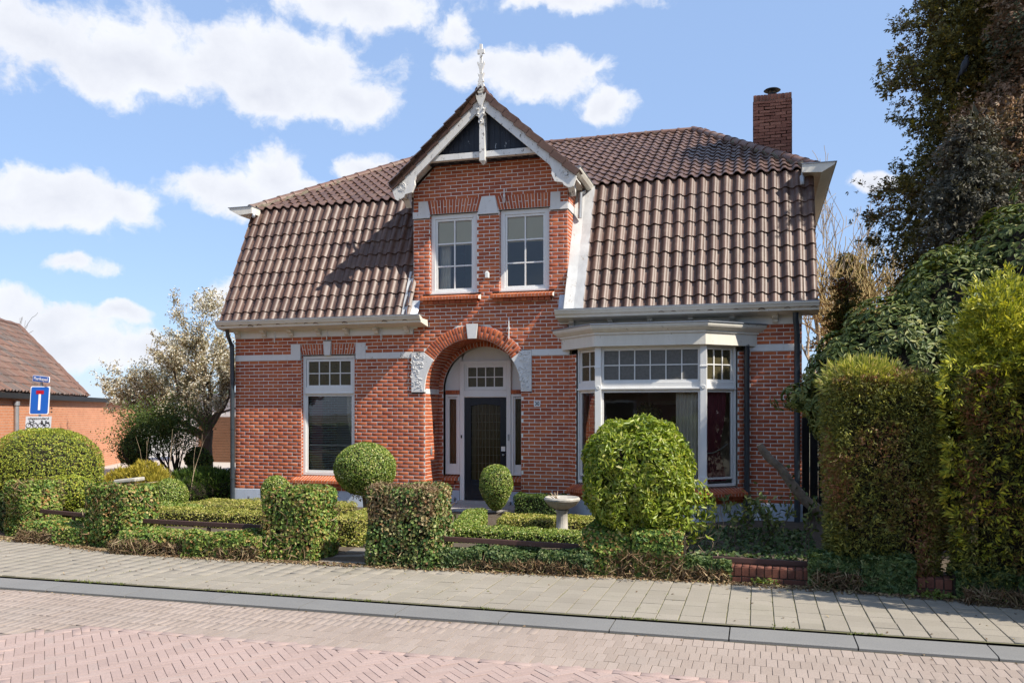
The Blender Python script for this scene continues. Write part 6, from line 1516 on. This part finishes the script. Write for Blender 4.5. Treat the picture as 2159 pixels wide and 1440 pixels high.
mb = MB(fr); A = [(-9, -.1, ez), (6.3, -.1, ez), (9.6, rw, rz), (-9, rw, rz)]; mb.poly(A); mb.poly([(6.3, -.1, ez), (6.3, 6.2, ez), (9.6, rw, rz)]); mb.poly([(-9, 6.2, ez), (6.3, 6.2, ez), (9.6, rw, rz), (-9, rw, rz)])
M['mottle'] = pieces_mat('mottled_tile', [(0, (.085, .06, .05)), (.3, (.12, .07, .055)), (.55, (.15, .082, .06)), (.75, (.085, .078, .074)), (1, (.175, .105, .08))], .7, .4, 20, .2)
rf = mb.build('roof', M['mottle'], nb_)
its = []; L = math.hypot(rw + .1, rz - ez); vv = Vector((0, 0, 0)) + wn * ((rw + .1) / L) + Vector((0, 0, (rz - ez) / L)); d = 0
while d < L:
    k = 0; s = -7.0; sm = 6.3 + 3.3 * d / L
    while s < sm - .05:
        o = W0 + wd * (s + TW) + wn * (-.1) + Vector((0, 0, ez)) + vv * d; its.append(tmat(o, wd, vv) @ Matrix.Diagonal((1.0, 1, 1, 1))); s += TW
    d += .33
lay_tiles(its, M['mottle'], rf, 300)
a, b = W0 + wd * 6.3 + wn * -.1 + Vector((0, 0, ez + .05)), W0 + wd * 9.6 + wn * rw + Vector((0, 0, rz + .05))
mb = MB(); mb.tube([a.lerp(b, k / 14) + Vector((0, 0, .02 * (k % 2))) for k in range(15)], .09, 8); mb.tube([W0 + wd * s + wn * rw + Vector((0, 0, rz + .04 + .02 * (k % 2))) for k, s in enumerate([-9 + q * .4 for q in range(47)])], .09, 8); mb.build('hip_caps', M['mottle'], nb_)
mb = MB(); q = W0 + wd * .85 - wn * .06; mb.tube([tuple(q + Vector((0, 0, 2.1))), tuple(q + Vector((0, 0, .0)))], .055, 10); mb.build('rain_pipe', M['greymetal'], nb_, smooth=True); mb = MB(); mb.tube([tuple(q + Vector((0, 0, 2.02))), tuple(q + Vector((0, 0, 2.12)))], .075, 10); mb.build('pipe_collar', M['greymetal'], nb_, smooth=True)
for (s, z) in ((3.2, 1.95), (3.45, 1.95), (3.2, 1.85), (3.45, 1.85)): mb = MB(fr); mb.box(s, s + .12, -.01, .01, z, z + .03); mb.build('vent', M['iron'], nb_)
ga = thing('garage', 'garage with brown slatted door and white fascia beyond the magnolia', 'garage', (-8, 11.8, 0)); mb = MB(); mb.box(-10.6, -4.2, 11.75, 17, 0, 2.4); mb.build('wall', plain('white_render', (.62, .62, .60), (.5, .5, .48), .8, 3, .1), ga)
mb = MB(); mb.box(-10.7, -4.1, 11.6, 17, 2.42, 2.54); mb.build('roof', M['zinc'], ga)
for k in range(17): mb = MB(); mb.box(-9.5, -7.0, 11.70, 11.74, .03 + k * .098, .03 + k * .098 + .09); mb.build('door_slat', plain('brown_door', (.16, .085, .05), (.13, .07, .04), .55, 4, .1) if k == 0 else bpy.data.materials['brown_door'], ga)
for k in range(17): mb = MB(); mb.box(-6.85, -4.4, 11.70, 11.74, .03 + k * .098, .03 + k * .098 + .09); mb.build('door_slat', bpy.data.materials['brown_door'], ga)
# far belt of trees closing the horizon
t = plant('tree_belt', 'far belt of trees along the horizon', 'trees', (0, 90, 0)); t['kind'] = 'stuff'
P = np.stack([rng.uniform(-140, 110, 26000), rng.uniform(75, 100, 26000), rng.random(26000) ** .8 * 4.5], 1); P[:, 2] *= .7 + .3 * np.sin(P[:, 0] * .17) + .2 * np.sin(P[:, 0] * .61); foliage(t, leaf_geo(P, rng.normal(0, 1, P.shape), .9, .7, 1), 'darkleaf')
fb = thing('fence_panel', 'dark board fence between house and hedge at right', 'fence', (11.4, 1.2, 0))
for k in range(12): mb = MB(); x = 11.0 + k * .145; mb.box(x, x + .137, 1.2, 1.225, .03, 1.75 + .01 * (k % 2)); mb.build('fence_board', M['iron'], fb)

t = plant('hanging_plant', 'leafy hanging plant behind the bay front window', 'plant', LATER_PLANT); P, N = ball_pts(LATER_PLANT, (.24, .2, .26), 1400, .15, .5, 400); foliage(t, leaf_geo(P, N, .07, .5, .8), 'midleaf', 'leaves'); mb = MB(); mb.tube([(8.35, .35, 1.9), (8.35, .35, 2.95)], .004, 4); mb.build('cord', M['nettrim'], t)
# ------------------------------------------------------------------ street sign
sg = thing('street_sign', 'leaning sign post with street name, dead end and bicycle plates', 'sign', (-3.98, -.97, 0))
lean = Vector((.075, 0, 1)).normalized(); ax = Vector((math.cos(.42), math.sin(.42), 0)); B0 = Vector((-4.13, -.97, .07))
upv = (lean - ax * lean.dot(ax) * .0).normalized(); fr = Frame(B0, ax, Vector((-ax.y, ax.x, 0)), upv)
M['signblue'] = plain('sign_blue', (.010, .095, .40), (.010, .085, .36), .3, 3, 0); M['signwhite'] = plain('sign_white', (.78, .79, .80), (.72, .73, .74), .3, 3, 0); M['signred'] = plain('sign_red', (.36, .008, .02), (.33, .008, .02), .3, 3, 0); M['signgrey'] = plain('sign_grey', (.52, .55, .58), (.48, .51, .54), .35, 3, 0)
mb = MB(fr); mb.tube([(0, .05, 0), (0, .05, 2.52)], .024, 10); mb.build('post', M['greymetal'], sg, smooth=True)
def rrect(mb, x0, x1, z0, z1, y0, y1, r=.03):
    pts = []
    for (cx, cz, a0) in ((x1 - r, z1 - r, 0), (x0 + r, z1 - r, PI / 2), (x0 + r, z0 + r, PI), (x1 - r, z0 + r, 1.5 * PI)): pts += [(cx + r * math.cos(a0 + k * PI / 8), cz + r * math.sin(a0 + k * PI / 8)) for k in range(5)]
    mb.prism(pts[::-1], y0, y1, 'y')
pl = MB(fr); rrect(pl, -.185, .185, 1.74, 2.32, .0, .025); pl = pl.build('dead_end_plate', M['signwhite'], sg); mb = MB(fr); rrect(mb, -.170, .170, 1.755, 2.305, -.003, .0); mb.build('blue_field', M['signblue'], pl)
mb = MB(fr); mb.box(-.022, .022, -.006, -.003, 1.83, 2.18); mb.build('white_stem', M['signwhite'], pl); mb = MB(fr); mb.box(-.075, .075, -.007, -.003, 2.16, 2.235); mb.build('red_bar', M['signred'], pl)
fr2 = Frame(B0 + upv * 2.47, (math.cos(.42 - .35), math.sin(.42 - .35), -.10), (-math.sin(.07), math.cos(.07), 0), upv)
mb = MB(fr2); rrect(mb, -.20, .20, -.065, .065, .0, .02, .02); nm = mb.build('name_plate', M['signwhite'], sg); mb = MB(fr2); rrect(mb, -.19, .19, -.055, .055, -.003, .0, .015); mb.build('blue_field', M['signblue'], nm); text_part('lettering', 'Pierikspad', .095, M['signwhite'], nm, fr2, 0, 0, -.005, .33, .0015)
mb = MB(fr); mb.box(-.245, .245, .0, .02, 1.42, 1.70); ep = mb.build('exception_plate', M['signgrey'], sg); text_part('lettering', 'uitgezonderd', .07, M['iron'], ep, fr, 0, 1.655, -.002, .40, .001)
mb = MB(fr)
def wheel(cx, cz, r): mb.tube([(cx + r * math.cos(a), -.004, cz + r * math.sin(a)) for a in [2 * PI * k / 18 for k in range(19)]], .006, 5, False)
def bar(a, b, r=.005): mb.tube([(a[0], -.004, a[1]), (b[0], -.004, b[1])], r, 5)
for ox in (-.12, .115):
    z = 1.515; wheel(ox - .062, z, .048); wheel(ox + .062, z, .048); bar((ox - .062, z), (ox - .035, z + .095)); bar((ox - .035, z + .095), (ox - .06, z + .10)); bar((ox - .04, z + .07), (ox + .01, z)); bar((ox + .01, z), (ox + .062, z)); bar((ox + .01, z), (ox + .035, z + .085)); bar((ox + .02, z + .088), (ox + .05, z + .088), .008)
    if ox < 0: bar((ox - .04, z + .07), (ox + .03, z + .07))
    else: bar((ox - .03, z + .03), (ox - .045, z + .09), .014); bar((ox + .035, z + .06), (ox + .10, z + .06), .009); bar((ox - .0, z + .005), (ox + .03, z + .005), .014)
mb.build('pictograms', M['iron'], ep)

# ------------------------------------------------------------------ across the street (seen in the window glass)
op = thing('opposite_house', 'pale brick house across the street with dark roof', 'house', (6, -33, 0)); mb = MB(); mb.box(-4, 14, -38, -31, 0, 3.0); mb.build('wall', brickwall_mat('opposite_brick', (.30, .14, .09), (.24, .11, .07), (.4, .36, .32), 1), op)
mb = MB(); mb.prism([(-30.4, 2.9), (-34.5, 6.4), (-38.6, 2.9)], -4.4, 14.4, 'x'); mb.build('roof', M['tile'], op)
for x in (-2, 2.5, 7, 11):
    for z in (.9,): mb = MB(); mb.box(x, x + 1.7, -31.0, -30.94, z, z + 1.6); w = mb.build('window', M['white'], op); mb = MB(); mb.box(x + .1, x + 1.6, -30.95, -30.92, z + .1, z + 1.5); mb.build('pane', M['iron'], w)
for k, (x, y) in enumerate(((-10, -30), (17, -29), (23, -31), (-18, -33))):
    t = plant('street_tree', ('broad tree across the street left of the pale house', 'broad tree across the street right of the pale house', 'farther tree across the street at right', 'farther tree across the street at left')[k], 'tree', (x, y, 0)); mb = MB(); mb.tube([(x, y, 0), (x, y, 4)], [.3, .2], 8); mb.build('trunk', M['bark'], t)
    P, N = ball_pts((x, y, 6), (3.4, 3.4, 3.6), 5000, .15, .6, 170 + k); foliage(t, leaf_geo(P, N, .45, .7, 1), 'darkleaf', 'crown')
t = plant('opposite_hedge', 'long clipped hedge along the far side of the street', 'hedge', (4, -22, 0)); P, N = box_pts(-20, 30, -22.6, -21.8, 0, 1.3, 16000, .05, 180); foliage(t, leaf_geo(P, N, .16, .7, .7), 'box'); mb = MB(); mb.box(-19.9, 29.9, -22.5, -21.9, 0, 1.2); mb.build('inner_twigs', M['twig'], t)

# ------------------------------------------------------------------ litter along the wall foot, weeds and moss in the joints
n = 7500; xs = rng.uniform(-1.5, 13.2, n); ys = np.array([hedge_line(x) for x in xs]) - np.abs(rng.normal(0, .09, n)) + .06; P = np.stack([xs, ys, np.full(n, .008) + rng.random(n) * .012], 1)
o = np_mesh('leaf_litter', *leaf_geo(P, np.tile([0, 0, 1.0], (n, 1)), .04, .55, .35), M['litter']); tag(o, 'dry fallen leaves along the foot of the garden wall', 'leaves', kind='stuff')
n = 260; xs = np.concatenate([rng.normal(c_, .12, 13) for c_ in rng.uniform(0, 13, 20)]); ys = np.where(rng.random(n) < .6, -7.435 + rng.normal(0, .012, n), rng.uniform(-7.4, -5.8, n)); xj = 10.065 + .10 + np.round((xs - 10.165) / T) * T; xs = np.where(ys > -7.38, xj + rng.normal(0, .006, n), xs)
P = np.repeat(np.stack([xs, ys, np.full(n, -.012)], 1), 5, 0) + rng.normal(0, .012, (n * 5, 3)) * np.array([1, .6, .2]); D = nrm(rng.normal(0, .6, P.shape) + np.array([0, 0, 1.0]))
Pd = np.stack([rng.uniform(-1, 13.5, 170), np.concatenate([rng.uniform(-7.4, -5.9, 110), rng.normal(-7.9, .05, 60)]), np.zeros(170)], 1); Pd[:, 2] = np.where(Pd[:, 1] > -7.5, .006, -.042); od = np_mesh('scattered_leaves', *leaf_geo(Pd, np.tile([0, 0, 1.0], (170, 1)), .035, .5, .25), M['litter']); tag(od, 'few dry leaves blown over pavement and gutter', 'leaves', kind='stuff')
o = np_mesh('weeds', *leaf_geo(P + D * .008, np.cross(D, rng.normal(0, 1, P.shape)), .026, .28, .2, D, 1.0), M['grass']); tag(o, 'tiny weeds and moss growing in the paving joints', 'weeds', kind='stuff')
for k, (a, b, s) in enumerate(((1610, 1232, .14), (1968, 1262, .20), (395, 1174, .1))):
    d = Vector(((a - 1080) / 1790, 0, 0)); zz = 1.84 * 1790 / (b - 870); X = d.x * zz; wx = CAM[0] + X * math.cos(YAW) - zz * math.sin(YAW); wy = CAM[1] + X * math.sin(YAW) + zz * math.cos(YAW)
    t = plant('weed_tuft', ('green weed tuft at the foot of the bare brick wall', 'larger green weed tuft at the foot of the golden conifer', 'yellow-green weed tuft below the left ivy bank')[k], 'weed', (wx, wy, 0)); P = np.tile([wx, wy, .05], (90, 1)) + rng.normal(0, 1, (90, 3)) * np.array([s * .5, s * .3, .02]); P[:, 2] = np.abs(P[:, 2] - .03) + .02; foliage(t, leaf_geo(P, rng.normal(0, .6, P.shape) + np.array([0, -.4, 1]), .06, .35, .5), 'grass', 'leaves')

for r_ in ROOTS:
    if '_w' in r_: del r_['_w']
